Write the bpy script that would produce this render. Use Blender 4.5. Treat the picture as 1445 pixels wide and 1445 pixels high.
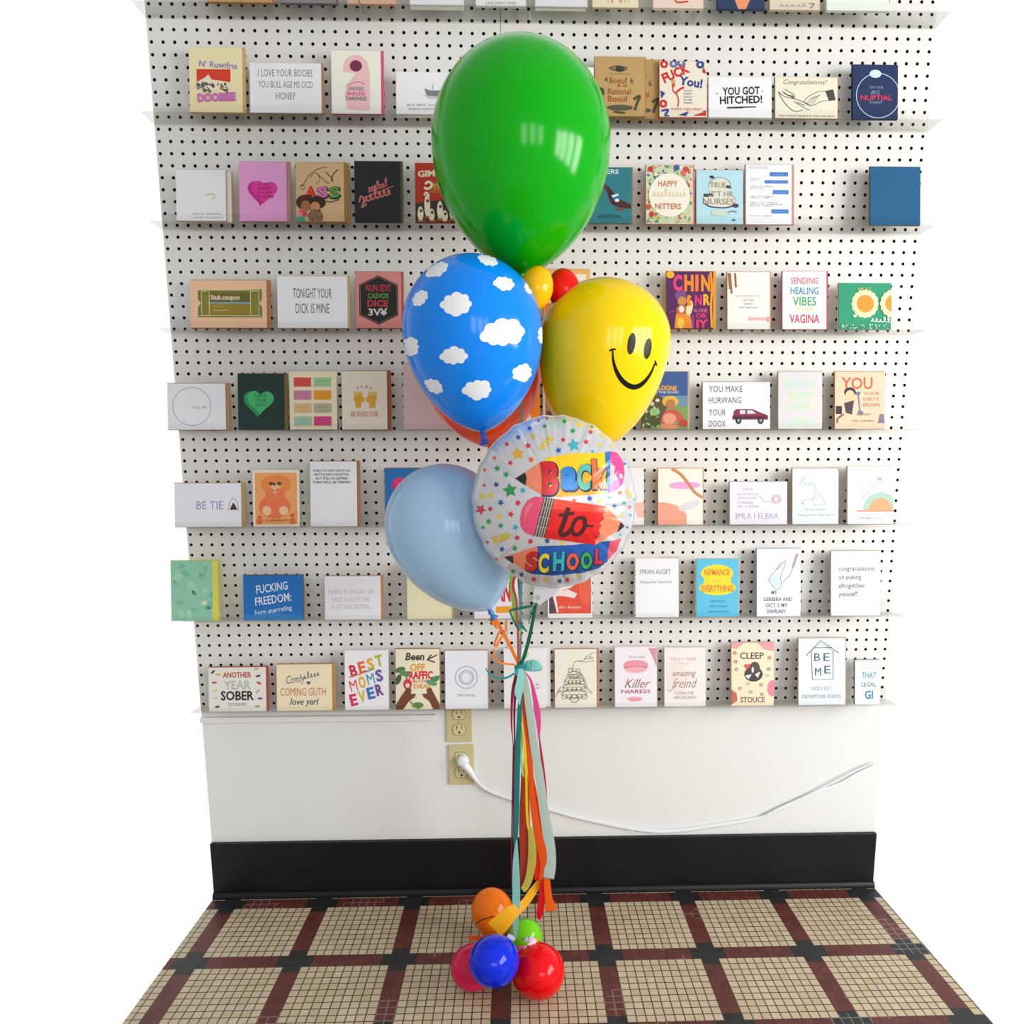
import bpy, bmesh, math, random
from mathutils import Vector, Matrix
from mathutils.geometry import tessellate_polygon
random.seed(7)
for o in list(bpy.data.objects): bpy.data.objects.remove(o)
SC = bpy.context.scene
COL = SC.collection
PI = math.pi

# ------------------------------------------------------------------ camera
# camera solved from the peg grid (1 inch pitch) and the floor tiles; metres,
# x along the wall, y into the wall (0 = pegboard face), z up (0 = floor)
CAMLOC = Vector((0.6807, -1.8508, 1.0885))
CR = Vector((0.9996, -0.0276, -0.0030))      # right
CD = Vector((-0.0074, -0.1613, -0.9869))     # down
CF = Vector((0.0267, 0.9865, -0.1614))       # forward
FPX, PX, PY = 1047.2, 761.0, 850.4
cd = bpy.data.cameras.new('camera'); cam = bpy.data.objects.new('camera', cd); COL.objects.link(cam)
m = Matrix((CR, -CD, -CF)).transposed().to_4x4(); m.translation = CAMLOC
cam.matrix_world = m
cd.sensor_width = 36.0; cd.lens = FPX/1445*36.0
cd.shift_x = (722.5-PX)/1445; cd.shift_y = (PY-722.5)/1445
cd.clip_start = 0.05
SC.camera = cam

def ray(u, v): return CR*((u-PX)/FPX) + CD*((v-PY)/FPX) + CF
def at(u, v, y):
    d = ray(u, v); return CAMLOC + d*((y-CAMLOC.y)/d.y)
def atz(u, v, z):
    d = ray(u, v); return CAMLOC + d*((z-CAMLOC.z)/d.z)
def mpp(p): return (Vector(p)-CAMLOC).dot(CF)/FPX     # metres per photo pixel at p

# ------------------------------------------------------------------ world, light, exposure
SC.view_settings.view_transform = 'Standard'; SC.view_settings.look = 'None'
SC.view_settings.exposure = 0.07; SC.view_settings.gamma = 1.0
SC.view_settings.use_curve_mapping = False
w = bpy.data.worlds.new('world'); SC.world = w; w.use_nodes = True
nt = w.node_tree; nt.nodes.clear()
out = nt.nodes.new('ShaderNodeOutputWorld'); bg = nt.nodes.new('ShaderNodeBackground')
tc = nt.nodes.new('ShaderNodeTexCoord'); sp = nt.nodes.new('ShaderNodeSeparateXYZ')
mr = nt.nodes.new('ShaderNodeMapRange'); mr.inputs[1].default_value = 0.30; mr.inputs[2].default_value = 0.64
rp = nt.nodes.new('ShaderNodeMix'); rp.data_type = 'RGBA'
rp.inputs[6].default_value = (0.50, 0.50, 0.50, 1); rp.inputs[7].default_value = (1.02, 1.02, 1.02, 1)
nt.links.new(tc.outputs['Generated'], sp.inputs[0]); nt.links.new(sp.outputs['Y'], mr.inputs[0])
nt.links.new(mr.outputs[0], rp.inputs[0]); nt.links.new(rp.outputs[2], bg.inputs[0]); nt.links.new(bg.outputs[0], out.inputs[0])
bg.inputs[1].default_value = 1.0

def area(name, loc, target, sx, sy, power, col=(1, 1, 1)):
    l = bpy.data.lights.new(name, 'AREA'); l.shape = 'RECTANGLE'; l.size = sx; l.size_y = sy; l.energy = power; l.color = col
    o = bpy.data.objects.new(name, l); COL.objects.link(o); o.location = loc
    o.rotation_euler = (Vector(target)-Vector(loc)).to_track_quat('-Z', 'Y').to_euler(); return o
# storefront window panes on the right-hand side of the shop, daylight coming in
for yy in (-1.15, -1.75, -2.35, -2.95):
    area('window_daylight', (3.35, yy, 1.45), (0.9, -0.1, 0.8), 0.42, 1.15, 20, (1.0, 0.985, 0.96))
# glass shopfront behind the photographer
for xx in (0.9, 1.6, 2.3):
    area('shopfront_daylight', (xx, -4.2, 1.6), (0.8, 0, 0.9), 0.42, 1.0, 7, (1.0, 0.985, 0.96))

# ------------------------------------------------------------------ helpers
def lin(h):
    h = h.lstrip('#'); v = [int(h[i:i+2], 16)/255 for i in (0, 2, 4)]
    return tuple((c/12.92 if c <= 0.04045 else ((c+0.055)/1.055)**2.4) for c in v) + (1,)
MATS = {}
def pmat(hexc, rough=0.6, spec=0.35, metal=0.0, coat=0.0, sss=0.0, noise=0.0, transl=0.0, key=''):
    k = (hexc, rough, spec, metal, coat, sss, noise, transl, key)
    if k in MATS: return MATS[k]
    M = bpy.data.materials.new('surface_'+hexc.lstrip('#')+key); M.use_nodes = True
    n = M.node_tree; b = n.nodes['Principled BSDF']; c = lin(hexc)
    b.inputs['Base Color'].default_value = c; b.inputs['Roughness'].default_value = rough
    b.inputs['Specular IOR Level'].default_value = spec; b.inputs['Metallic'].default_value = metal
    b.inputs['Coat Weight'].default_value = coat; b.inputs['Coat Roughness'].default_value = 0.04
    if sss:
        b.inputs['Subsurface Weight'].default_value = sss; b.inputs['Subsurface Radius'].default_value = (0.05, 0.05, 0.05); b.inputs['Subsurface Scale'].default_value = 0.5
    if noise:
        t = n.nodes.new('ShaderNodeTexCoord'); z = n.nodes.new('ShaderNodeTexNoise'); z.inputs['Scale'].default_value = 60
        z.inputs['Detail'].default_value = 4
        h = n.nodes.new('ShaderNodeHueSaturation'); h.inputs['Color'].default_value = c
        r = n.nodes.new('ShaderNodeMapRange'); r.inputs[3].default_value = 1-noise; r.inputs[4].default_value = 1+noise
        n.links.new(t.outputs['Object'], z.inputs['Vector']); n.links.new(z.outputs['Fac'], r.inputs[0])
        n.links.new(r.outputs[0], h.inputs['Value']); n.links.new(h.outputs[0], b.inputs['Base Color'])
    if transl:
        t = n.nodes.new('ShaderNodeBsdfTranslucent'); t.inputs[0].default_value = c
        x = n.nodes.new('ShaderNodeMixShader'); x.inputs[0].default_value = transl
        o = n.nodes['Material Output']
        n.links.new(b.outputs[0], x.inputs[1]); n.links.new(t.outputs[0], x.inputs[2]); n.links.new(x.outputs[0], o.inputs[0])
    MATS[k] = M; return M
def acrylic(tint=(0.88, 0.88, 0.865, 1)):
    M = bpy.data.materials.new('clear_acrylic'); M.use_nodes = True; n = M.node_tree; n.nodes.clear()
    o = n.nodes.new('ShaderNodeOutputMaterial'); t = n.nodes.new('ShaderNodeBsdfTransparent'); t.inputs[0].default_value = tint
    g = n.nodes.new('ShaderNodeBsdfGlossy'); g.inputs['Roughness'].default_value = 0.05; g.inputs[0].default_value = (0.95, 0.95, 0.95, 1)
    f = n.nodes.new('ShaderNodeLayerWeight'); f.inputs[0].default_value = 0.07
    b = n.nodes.new('ShaderNodeNewGeometry'); k = n.nodes.new('ShaderNodeMath'); k.operation = 'SUBTRACT'; k.inputs[0].default_value = 1.0
    a = n.nodes.new('ShaderNodeMath'); a.operation = 'MULTIPLY'
    x = n.nodes.new('ShaderNodeMixShader')
    n.links.new(b.outputs['Backfacing'], k.inputs[1]); n.links.new(f.outputs['Fresnel'], a.inputs[0]); n.links.new(k.outputs[0], a.inputs[1])
    n.links.new(a.outputs[0], x.inputs[0]); n.links.new(t.outputs[0], x.inputs[1]); n.links.new(g.outputs[0], x.inputs[2]); n.links.new(x.outputs[0], o.inputs[0])
    return M
ACR = acrylic(); ACL = acrylic((0.975, 0.975, 0.972, 1))
def clear_film():
    M = bpy.data.materials.new('clear_sleeve'); M.use_nodes = True; n = M.node_tree; n.nodes.clear()
    o = n.nodes.new('ShaderNodeOutputMaterial'); t = n.nodes.new('ShaderNodeBsdfTransparent'); t.inputs[0].default_value = (0.97, 0.97, 0.97, 1)
    g = n.nodes.new('ShaderNodeBsdfGlossy'); g.inputs['Roughness'].default_value = 0.03
    x = n.nodes.new('ShaderNodeMixShader'); x.inputs[0].default_value = 0.02
    n.links.new(t.outputs[0], x.inputs[1]); n.links.new(g.outputs[0], x.inputs[2]); n.links.new(x.outputs[0], o.inputs[0]); return M
FILM = clear_film()

def link(name, me, parent=None, smooth=False):
    o = bpy.data.objects.new(name, me); COL.objects.link(o)
    if parent: o.parent = parent
    if smooth:
        for p in me.polygons: p.use_smooth = True
    return o
def tag(o, label=None, cat=None, group=None, kind=None):
    if label: o['label'] = label
    if cat: o['category'] = cat
    if group: o['group'] = group
    if kind: o['kind'] = kind
    return o
def empty(name, loc, label, cat, group=None):
    o = bpy.data.objects.new(name, None); COL.objects.link(o); o.location = loc; o.empty_display_size = 0.02
    return tag(o, label, cat, group)
def fin(bm, name):
    bm.normal_update(); me = bpy.data.meshes.new(name); bm.to_mesh(me); bm.free(); return me
def bx(bm, x0, x1, y0, y1, z0, z1, bev=0.0, mi=0):
    r = bmesh.ops.create_cube(bm, size=1)
    vs = r['verts']
    for v in vs: v.co = Vector(((x0+x1)/2+v.co.x*(x1-x0), (y0+y1)/2+v.co.y*(y1-y0), (z0+z1)/2+v.co.z*(z1-z0)))
    fs = list({f for v in vs for f in v.link_faces})
    if bev:
        es = list({e for v in vs for e in v.link_edges})
        rr = bmesh.ops.bevel(bm, geom=es, offset=bev, segments=2, affect='EDGES', profile=0.5)
        fs = [f for f in set(fs) | set(rr['faces']) if f.is_valid]
    for f in fs: f.material_index = mi
    return fs
def boxobj(name, mat, dims, parent=None, bev=0.0):
    bm = bmesh.new(); bx(bm, *dims, bev=bev); o = link(name, fin(bm, name), parent); o.data.materials.append(mat); return o
def crom(pts, n=8):
    P = [pts[0]]+list(pts)+[pts[-1]]; out = []
    for i in range(1, len(P)-2):
        a, b, c, d = P[i-1], P[i], P[i+1], P[i+2]
        for k in range(n):
            t = k/n
            out.append(tuple(0.5*((2*b[j])+(c[j]-a[j])*t+(2*a[j]-5*b[j]+4*c[j]-d[j])*t*t+(3*b[j]-a[j]-3*c[j]+d[j])*t**3) for j in range(len(b))))
    out.append(tuple(pts[-1])); return out
def tube(bm, pts, rads, seg=8, cap=True):
    rings = []; N = len(pts); pts = [Vector(p) for p in pts]
    up = Vector((0.13, -0.9, 0.3)).normalized()
    for i, p in enumerate(pts):
        t = (pts[min(i+1, N-1)]-pts[max(i-1, 0)]).normalized()
        a = t.cross(up)
        if a.length < 1e-4: a = t.cross(Vector((1, 0, 0)))
        a.normalize(); b = t.cross(a).normalized(); up = a.cross(t)
        r = rads[i] if isinstance(rads, (list, tuple)) else rads
        rings.append([bm.verts.new(p+a*r*math.cos(2*PI*k/seg)+b*r*math.sin(2*PI*k/seg)) for k in range(seg)])
    for i in range(N-1):
        for k in range(seg): bm.faces.new((rings[i][k], rings[i][(k+1) % seg], rings[i+1][(k+1) % seg], rings[i+1][k]))
    if cap: bm.faces.new(rings[0][::-1]); bm.faces.new(rings[-1])

# ---- flat artwork: every shape is a list of triangles in 2-D plus a colour
_txt = {}
def text_tris(s, bold=0.0, shear=0.0, res=2):
    k = (s, bold, shear)
    if k in _txt: return _txt[k]
    c = bpy.data.curves.new('t', 'FONT'); c.body = s; c.size = 1.0; c.resolution_u = res; c.offset = bold; c.shear = shear; c.align_x = 'CENTER'
    o = bpy.data.objects.new('t', c); COL.objects.link(o)
    dg = bpy.context.evaluated_depsgraph_get(); me = o.evaluated_get(dg).to_mesh(); me.calc_loop_triangles()
    V = [(v.co.x, v.co.y) for v in me.vertices]; tr = [[V[i] for i in t.vertices] for t in me.loop_triangles]
    o.evaluated_get(dg).to_mesh_clear(); bpy.data.objects.remove(o); bpy.data.curves.remove(c)
    if tr:
        xs = [p[0] for t in tr for p in t]; a, b = min(xs), max(xs)
        tr = [[(p[0]-(a+b)/2, p[1]) for p in t] for t in tr]; w = b-a
    else: w = 1
    _txt[k] = (tr, w); return _txt[k]
def ptris(poly):
    vs = [Vector((p[0], p[1], 0)) for p in poly]
    return [[(vs[i].x, vs[i].y) for i in t] for t in tessellate_polygon([vs])]
def strokepoly(pts, w):
    L, R = [], []; n = len(pts)
    for i, p in enumerate(pts):
        a = pts[max(i-1, 0)]; b = pts[min(i+1, n-1)]
        dx, dy = b[0]-a[0], b[1]-a[1]; l = math.hypot(dx, dy) or 1
        ww = w[i] if isinstance(w, (list, tuple)) else w
        nx, ny = -dy/l*ww/2, dx/l*ww/2
        L.append((p[0]+nx, p[1]+ny)); R.append((p[0]-nx, p[1]-ny))
    tr = []
    for i in range(n-1): tr += [[L[i], R[i], R[i+1]], [L[i], R[i+1], L[i+1]]]
    return tr
class Art:
    """2-D artwork in metres, x right from the centre, y up from the bottom; u,v are fractions (v down)"""
    def __init__(s, W, H): s.W, s.H, s.L = W, H, []
    def X(s, u): return (u-0.5)*s.W
    def Y(s, v): return (1-v)*s.H
    def add(s, tr, c): s.L.append((tr, c))
    def T(s, t, u, v, h, c, w=None, b=0.0, sh=0.0, rot=0.0, up=None):
        tr, tw = text_tris(t, b, sh); k = h*s.H/0.70; kx = k if w is None else w*s.W/tw
        cr, sr = math.cos(rot), math.sin(rot); cx, cy = s.X(u), s.Y(v)
        o = []
        for q in tr:
            z = []
            for (x, y) in q:
                x *= kx; y = y*k-h*s.H/2; z.append((cx+x*cr-y*sr, cy+x*sr+y*cr))
            o.append(z)
        s.add(o, c)
    def P(s, pts, c): s.add(ptris([(s.X(a), s.Y(b)) for a, b in pts]), c)
    def R(s, u0, v0, u1, v1, c): s.P([(u0, v0), (u1, v0), (u1, v1), (u0, v1)], c)
    def E(s, u, v, ru, rv, c, n=20, a0=0, a1=2*PI, rot=0.0):
        pts = []
        for i in range(n):
            t = a0+(a1-a0)*i/(n if a1-a0 > 6.28 else n-1)
            x, y = ru*s.W*math.cos(t), rv*s.H*math.sin(t)
            pts.append((s.X(u)+x*math.cos(rot)-y*math.sin(rot), s.Y(v)+x*math.sin(rot)+y*math.cos(rot)))
        s.add(ptris(pts), c)
    def ring(s, u, v, r, w, c, n=28, a0=0, a1=2*PI, ry=None):
        pts = [(s.X(u)+r*s.W*math.cos(a0+(a1-a0)*i/n), s.Y(v)+(ry or r)*s.W*math.sin(a0+(a1-a0)*i/n)) for i in range(n+1)]
        s.add(strokepoly(pts, w*s.W), c)
    def S(s, pts, w, c, smooth=True):
        q = [(s.X(a), s.Y(b)) for a, b in pts]
        if smooth and len(q) > 2: q = crom(q, 6)
        s.add(strokepoly(q, [z*s.W for z in w] if isinstance(w, (list, tuple)) else w*s.W), c)
    def script(s, u0, u1, v, h, n, w, c, slope=0.0, seed=1):
        r = random.Random(seed); hs = [h*r.choice((0.5, 0.55, 0.6, 1.1)) for _ in range(n+1)]; st = (u1-u0)/n; pts = []
        for i in range(n*8+1):
            t = i/8; a = 2*PI*t; q = hs[min(int(t), n)]
            pts.append((u0+st*t+0.42*st*math.sin(a), v+h*0.3-q/2*(1-math.cos(a))+slope*t/n))
        s.S(pts, w*.8, c, False)
    def heart(s, u, v, r, c, rot=0.0, dx=0):
        pts = []
        for i in range(32):
            t = 2*PI*i/32; x = 16*math.sin(t)**3/17*r*s.W; y = (13*math.cos(t)-5*math.cos(2*t)-2*math.cos(3*t)-math.cos(4*t))/17*r*s.W
            pts.append((s.X(u)+x*math.cos(rot)-y*math.sin(rot)+dx*s.W, s.Y(v)+x*math.sin(rot)+y*math.cos(rot)))
        s.add(ptris(pts), c)
    def star(s, u, v, r, c, n=5, k=0.45, rot=0.0):
        pts = [(s.X(u)+(r if i % 2 == 0 else r*k)*s.W*math.sin(PI*i/n+rot), s.Y(v)+(r if i % 2 == 0 else r*k)*s.W*math.cos(PI*i/n+rot)) for i in range(2*n)]
        s.add(ptris(pts), c)
    def confetti(s, n, cols, r, seed=1, avoid=None, box=(0, 0, 1, 1)):
        q = random.Random(seed); k0 = len(s.L)
        for i in range(n):
            u, v = box[0]+q.random()*(box[2]-box[0]), box[1]+q.random()*(box[3]-box[1])
            if avoid and avoid(u, v): continue
            rr = r*(0.6+0.8*q.random())
            u = min(max(u, rr*1.3), 1-rr*1.3); v = min(max(v, rr), 1-rr)
            s.E(u, v, rr, rr*0.6*s.W/s.H, cols[i % len(cols)], 8, rot=q.random()*3)
        dots = s.L[k0:]; del s.L[k0:]          # one print layer per ink
        for c in cols:
            if any(d[1] == c for d in dots): s.add([t for d in dots if d[1] == c for t in d[0]], c)
    def flush(s, bm, mats, y0, dy=0.00006, clip=True):
        for i, (tr, c) in enumerate(s.L):
            if c not in mats: mats.append(c)
            mi = mats.index(c)
            for t in tr:
                if clip: t = [(min(max(x, -s.W/2), s.W/2), min(max(y, 0), s.H)) for x, y in t]
                ar = (t[1][0]-t[0][0])*(t[2][1]-t[0][1])-(t[2][0]-t[0][0])*(t[1][1]-t[0][1])
                if abs(ar) < 1e-12: continue
                if ar < 0: t = [t[0], t[2], t[1]]
                f = bm.faces.new([bm.verts.new((x, y0-dy*(i+1), y)) for x, y in t]); f.material_index = mi

# ------------------------------------------------------------------ setting
XL, XR, ZT = -0.135, 1.635, 2.30
PITCH = 0.0254; PEG0 = 2.1048
def pegboard(name, x0, x1, z0, z1, label):
    """painted hardboard with real drilled holes, 5 mm thick"""
    verts, faces, mi = [], [], []
    i0, i1 = math.floor(x0/PITCH+0.5), math.ceil(x1/PITCH-0.5)
    j0, j1 = math.floor((z0-PEG0)/PITCH+0.5), math.ceil((z1-PEG0)/PITCH-0.5)
    N = 12; r = 0.0038
    for i in range(i0, i1+1):
        for j in range(j0, j1+1):
            cx, cz = i*PITCH, PEG0+j*PITCH
            a0, a1 = max(cx-PITCH/2, x0), min(cx+PITCH/2, x1); b0, b1 = max(cz-PITCH/2, z0), min(cz+PITCH/2, z1)
            if a1-a0 < 1e-5 or b1-b0 < 1e-5: continue
            s = len(verts)
            hole = a0 < cx-r*1.3 and a1 > cx+r*1.3 and b0 < cz-r*1.3 and b1 > cz+r*1.3
            if not hole:
                verts += [(a0, 0, b0), (a1, 0, b0), (a1, 0, b1), (a0, 0, b1)]; faces.append((s, s+1, s+2, s+3)); mi.append(0); continue
            h1 = PITCH/2
            for k in range(N):
                t = 2*PI*k/N; c, q = math.cos(t), math.sin(t); f = 1/max(abs(c), abs(q))
                ox, oz = cx+c*f*h1, cz+q*f*h1
                verts.append((min(max(ox, a0), a1), 0, min(max(oz, b0), b1)))
            # square corners sit at 45 degrees: with N=12 the outline misses them, so add corner triangles
            for k in range(N): verts.append((cx+r*math.cos(2*PI*k/N), 0, cz+r*math.sin(2*PI*k/N)))
            for k in range(N): verts.append((cx+r*math.cos(2*PI*k/N), 0.005, cz+r*math.sin(2*PI*k/N)))
            cs = len(verts); verts += [(a1, 0, b1), (a0, 0, b1), (a0, 0, b0), (a1, 0, b0)]
            for k in range(N):
                k2 = (k+1) % N
                faces.append((s+k, s+k2, s+N+k2, s+N+k)); mi.append(0)
                faces.append((s+N+k, s+N+k2, s+2*N+k2, s+2*N+k)); mi.append(1)
            for q, (p1, p2) in enumerate(((1, 2), (4, 5), (7, 8), (10, 11))):
                faces.append((s+p1, cs+q, s+p2)); mi.append(0)
    s = len(verts)   # rim
    for a, b in (((x0, z0), (x1, z0)), ((x1, z0), (x1, z1)), ((x1, z1), (x0, z1)), ((x0, z1), (x0, z0))):
        s = len(verts); verts += [(a[0], 0, a[1]), (a[0], 0.005, a[1]), (b[0], 0.005, b[1]), (b[0], 0, b[1])]; faces.append((s, s+1, s+2, s+3)); mi.append(0)
    me = bpy.data.meshes.new(name); me.from_pydata(verts, [], faces); me.update()
    for p, q in zip(me.polygons, mi): p.material_index = q
    me.materials.append(PEGM); me.materials.append(pmat('2a2521', 0.9))
    o = link(name, me); return tag(o, label, 'pegboard', 'white pegboard panels')
PEGM = pmat('e8e7e3', 0.45, 0.4, key='_board')
WALLM = pmat('e9eae8', 0.5, 0.35, noise=0.012, key='_wall')
SEAM = 25.52*PITCH
pegboard('pegboard', XL, SEAM-0.0006, 0.5135, ZT, 'white pegboard panel to the left of the fine vertical seam above the green balloon')
pegboard('pegboard', SEAM+0.0006, XR, 0.5135, ZT, 'white pegboard panel to the right of the fine vertical seam above the green balloon')
# dark cavity board behind the pegboard and the plastered wall below it
bm = bmesh.new(); bx(bm, XL, XR, 0.0095, 0.08, 0.0, ZT, mi=0)
o = link('wall_back', fin(bm, 'wall_back')); o.data.materials.append(pmat('15120f', 0.95)); tag(o, kind='structure')
o = boxobj('wall_lower', WALLM, (XL, XR, 0.0015, 0.0094, 0.0, 0.513)); tag(o, kind='structure')
o = boxobj('trim_1', pmat('efeee9', 0.45), (XL, 0.462, -0.0105, 0.0014, 0.482, 0.4965), bev=0.0012); tag(o, kind='structure')
# baseboard with a small toe moulding
bm = bmesh.new(); bx(bm, XL, XR, -0.012, 0.0013, 0.0, 0.153, 0.0015)
pr = [(-0.0125, 0.0)]+[(-0.0125-0.0095*math.cos(t*PI/14), 0.0005+0.016*math.sin(t*PI/14)) for t in range(8)]
va = [bm.verts.new((XL, y, z)) for y, z in pr]; vb = [bm.verts.new((XR, y, z)) for y, z in pr]
for i in range(len(pr)): bm.faces.new((va[i], va[(i+1) % len(pr)], vb[(i+1) % len(pr)], vb[i]))
bm.faces.new(va[::-1]); bm.faces.new(vb)
bmesh.ops.recalc_face_normals(bm, faces=bm.faces)
o = link('baseboard_back', fin(bm, 'baseboard_back')); tag(o, kind='structure')
M = pmat('08090d', 0.42, 0.4, key='_base'); o.data.materials.append(M)
n = M.node_tree; t = n.nodes.new('ShaderNodeTexCoord'); z = n.nodes.new('ShaderNodeTexNoise'); z.inputs['Scale'].default_value = 9; z.inputs['Detail'].default_value = 6
mp = n.nodes.new('ShaderNodeMapRange'); mp.inputs[3].default_value = 0.32; mp.inputs[4].default_value = 0.6
n.links.new(t.outputs['Object'], z.inputs['Vector']); n.links.new(z.outputs['Fac'], mp.inputs[0]); n.links.new(mp.outputs[0], n.nodes['Principled BSDF'].inputs['Roughness'])

# mosaic floor: one-inch-class tiles, ten by ten cream fields between two-tile oxblood bands with black crosses
def floor_mat():
    M = bpy.data.materials.new('mosaic_tile'); M.use_nodes = True; N = M.node_tree; B = N.nodes['Principled BSDF']; L = N.links.new
    tc = N.nodes.new('ShaderNodeTexCoord'); sp = N.nodes.new('ShaderNodeSeparateXYZ'); L(tc.outputs['Object'], sp.inputs[0])
    def mt(op, a, b=None, c=None):
        q = N.nodes.new('ShaderNodeMath'); q.operation = op
        for i, v in enumerate((a, b, c)):
            if v is None: continue
            if isinstance(v, (int, float)): q.inputs[i].default_value = v
            else: L(v, q.inputs[i])
        return q.outputs[0]
    T = 0.2390/12
    X = mt('DIVIDE', mt('SUBTRACT', sp.outputs['X'], -0.0812), T); Y = mt('DIVIDE', mt('SUBTRACT', -0.0448, sp.outputs['Y']), T)
    ix, iy = mt('FLOOR', X), mt('FLOOR', Y); fx, fy = mt('FRACT', X), mt('FRACT', Y)
    mx = mt('FLOORED_MODULO', mt('ADD', ix, 2.5), 12); my = mt('FLOORED_MODULO', mt('ADD', iy, 2.5), 12)   # 0.5,1.5,2.5,3.5 = arm,band,band,arm
    def inn(v, a, b): return mt('MULTIPLY', mt('GREATER_THAN', v, a), mt('LESS_THAN', v, b))
    bandx, bandy = inn(mx, 1, 3), inn(my, 1, 3); armx, army = inn(mx, 0, 4), inn(my, 0, 4)
    band = mt('MAXIMUM', bandx, bandy); black = mt('MAXIMUM', mt('MULTIPLY', bandx, army), mt('MULTIPLY', bandy, armx))
    cb = N.nodes.new('ShaderNodeCombineXYZ'); L(ix, cb.inputs[0]); L(iy, cb.inputs[1])
    wn = N.nodes.new('ShaderNodeTexWhiteNoise'); wn.noise_dimensions = '2D'; L(cb.outputs[0], wn.inputs['Vector'])
    nz = N.nodes.new('ShaderNodeTexNoise'); nz.inputs['Scale'].default_value = 7; nz.inputs['Detail'].default_value = 5; L(tc.outputs['Object'], nz.inputs['Vector'])
    n2 = N.nodes.new('ShaderNodeTexNoise'); n2.inputs['Scale'].default_value = 260; n2.inputs['Detail'].default_value = 2; L(tc.outputs['Object'], n2.inputs['Vector'])
    def mix(f, a, b):
        q = N.nodes.new('ShaderNodeMix'); q.data_type = 'RGBA'
        if isinstance(f, (int, float)): q.inputs[0].default_value = f
        else: L(f, q.inputs[0])
        for i, v in ((6, a), (7, b)):
            if isinstance(v, tuple): q.inputs[i].default_value = v
            else: L(v, q.inputs[i])
        return q.outputs[2]
    cream = mix(wn.outputs['Value'], lin('d6cbb2'), lin('c6b898')); cream = mix(mt('MULTIPLY', nz.outputs['Fac'], 0.35), cream, lin('b79d74')); cream = mix(mt('MULTIPLY', n2.outputs['Fac'], 0.25), cream, lin('9c8662'))
    ox = mix(wn.outputs['Value'], lin('6a342d'), lin('5b2b27')); blk = mix(wn.outputs['Value'], lin('2a2f2f'), lin('202525'))
    c = mix(black, mix(band, cream, ox), blk)
    ed = mt('MINIMUM', mt('MINIMUM', fx, mt('SUBTRACT', 1, fx)), mt('MINIMUM', fy, mt('SUBTRACT', 1, fy)))
    g = mt('LESS_THAN', ed, 0.062)
    chip = N.nodes.new('ShaderNodeTexNoise'); chip.inputs['Scale'].default_value = 5.5; L(tc.outputs['Object'], chip.inputs['Vector'])
    pale = mt('GREATER_THAN', chip.outputs['Fac'], 0.60)
    gb = mix(pale, lin('3c2a26'), lin('9a938a')); gc = mix(band, lin('4e3a2b'), gb); g2 = mt('MULTIPLY', g, mt('SUBTRACT', 1, mt('MULTIPLY', band, 0.45)))
    L(mix(g2, c, gc), B.inputs['Base Color'])
    B.inputs['Roughness'].default_value = 0.42; B.inputs['Specular IOR Level'].default_value = 0.3
    bp = N.nodes.new('ShaderNodeBump'); bp.inputs['Strength'].default_value = 0.35; bp.inputs['Distance'].default_value = 0.001; L(mt('SUBTRACT', 1, g), bp.inputs['Height']); L(bp.outputs[0], B.inputs['Normal'])
    return M
bm = bmesh.new(); bx(bm, XL, XR, -2.4, 0.08, -0.03, 0.0); o = link('floor', fin(bm, 'floor')); o.data.materials.append(floor_mat()); tag(o, kind='structure')

# ------------------------------------------------------------------ acrylic ledges
SHZ = [2.102, 1.886, 1.664, 1.436, 1.209, 0.983, 0.756, 0.527]
JOINT = [(507, 748, 990), (510, 747, 985, 1221), (520, 752, 982, 1212), (530, 758, 985, 1213), (300, 526, 751, 977, 1203), (310, 531, 753, 975, 1196), (318, 536, 752, 968, 1187), (325, 543, 757, 968, 1182)]
ROWN = ['topmost', 'second', 'third', 'fourth', 'fifth', 'sixth', 'seventh', 'bottom']
LEDGES = []
def ledge(row, x0, x1):
    z = SHZ[row]; t = 0.0028; bm = bmesh.new()
    prof = [(-0.001, 0.034), (-0.001, 0), (-0.062, 0), (-0.066, 0.013), (-0.0685, 0.0125), (-0.0645, -t), (-0.0005, -t), (0.0, 0.034)]
    prof = [(-0.0005 if y > -0.0009 else y, q) for y, q in prof]; prof[0] = (-0.0033, 0.034); prof[1] = (-0.0033, 0.0)
    g = 0.0012
    va = [bm.verts.new((x0+g, y, z+q)) for y, q in prof]; vb = [bm.verts.new((x1-g, y, z+q)) for y, q in prof]; k = len(prof)
    for i in range(k): bm.faces.new((va[i], va[(i+1) % k], vb[(i+1) % k], vb[i])).material_index = 0 if i in (1, 5) else 1
    bm.faces.new(va[::-1]); bm.faces.new(vb); bmesh.ops.recalc_face_normals(bm, faces=bm.faces)
    root = empty('card_ledge', ((x0+x1)/2, 0, z), '', 'card ledge', 'clear acrylic card ledges on the pegboard')
    o = link('tray', fin(bm, 'tray'), root); o.data.materials.append(ACR); o.data.materials.append(ACL); o.matrix_parent_inverse = Matrix.Translation(-root.location)
    for s in (0.12, 0.88):
        xx = round((x0+(x1-x0)*s)/PITCH)*PITCH
        zz = PEG0+round((z+0.022-PEG0)/PITCH)*PITCH
        h = boxobj('hook', ACR, (xx-0.002, xx+0.002, -0.0032, 0.0045, zz-0.002, zz+0.002), root); h.matrix_parent_inverse = Matrix.Translation(-root.location)
    LEDGES.append((root, row, x0, x1))
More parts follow.
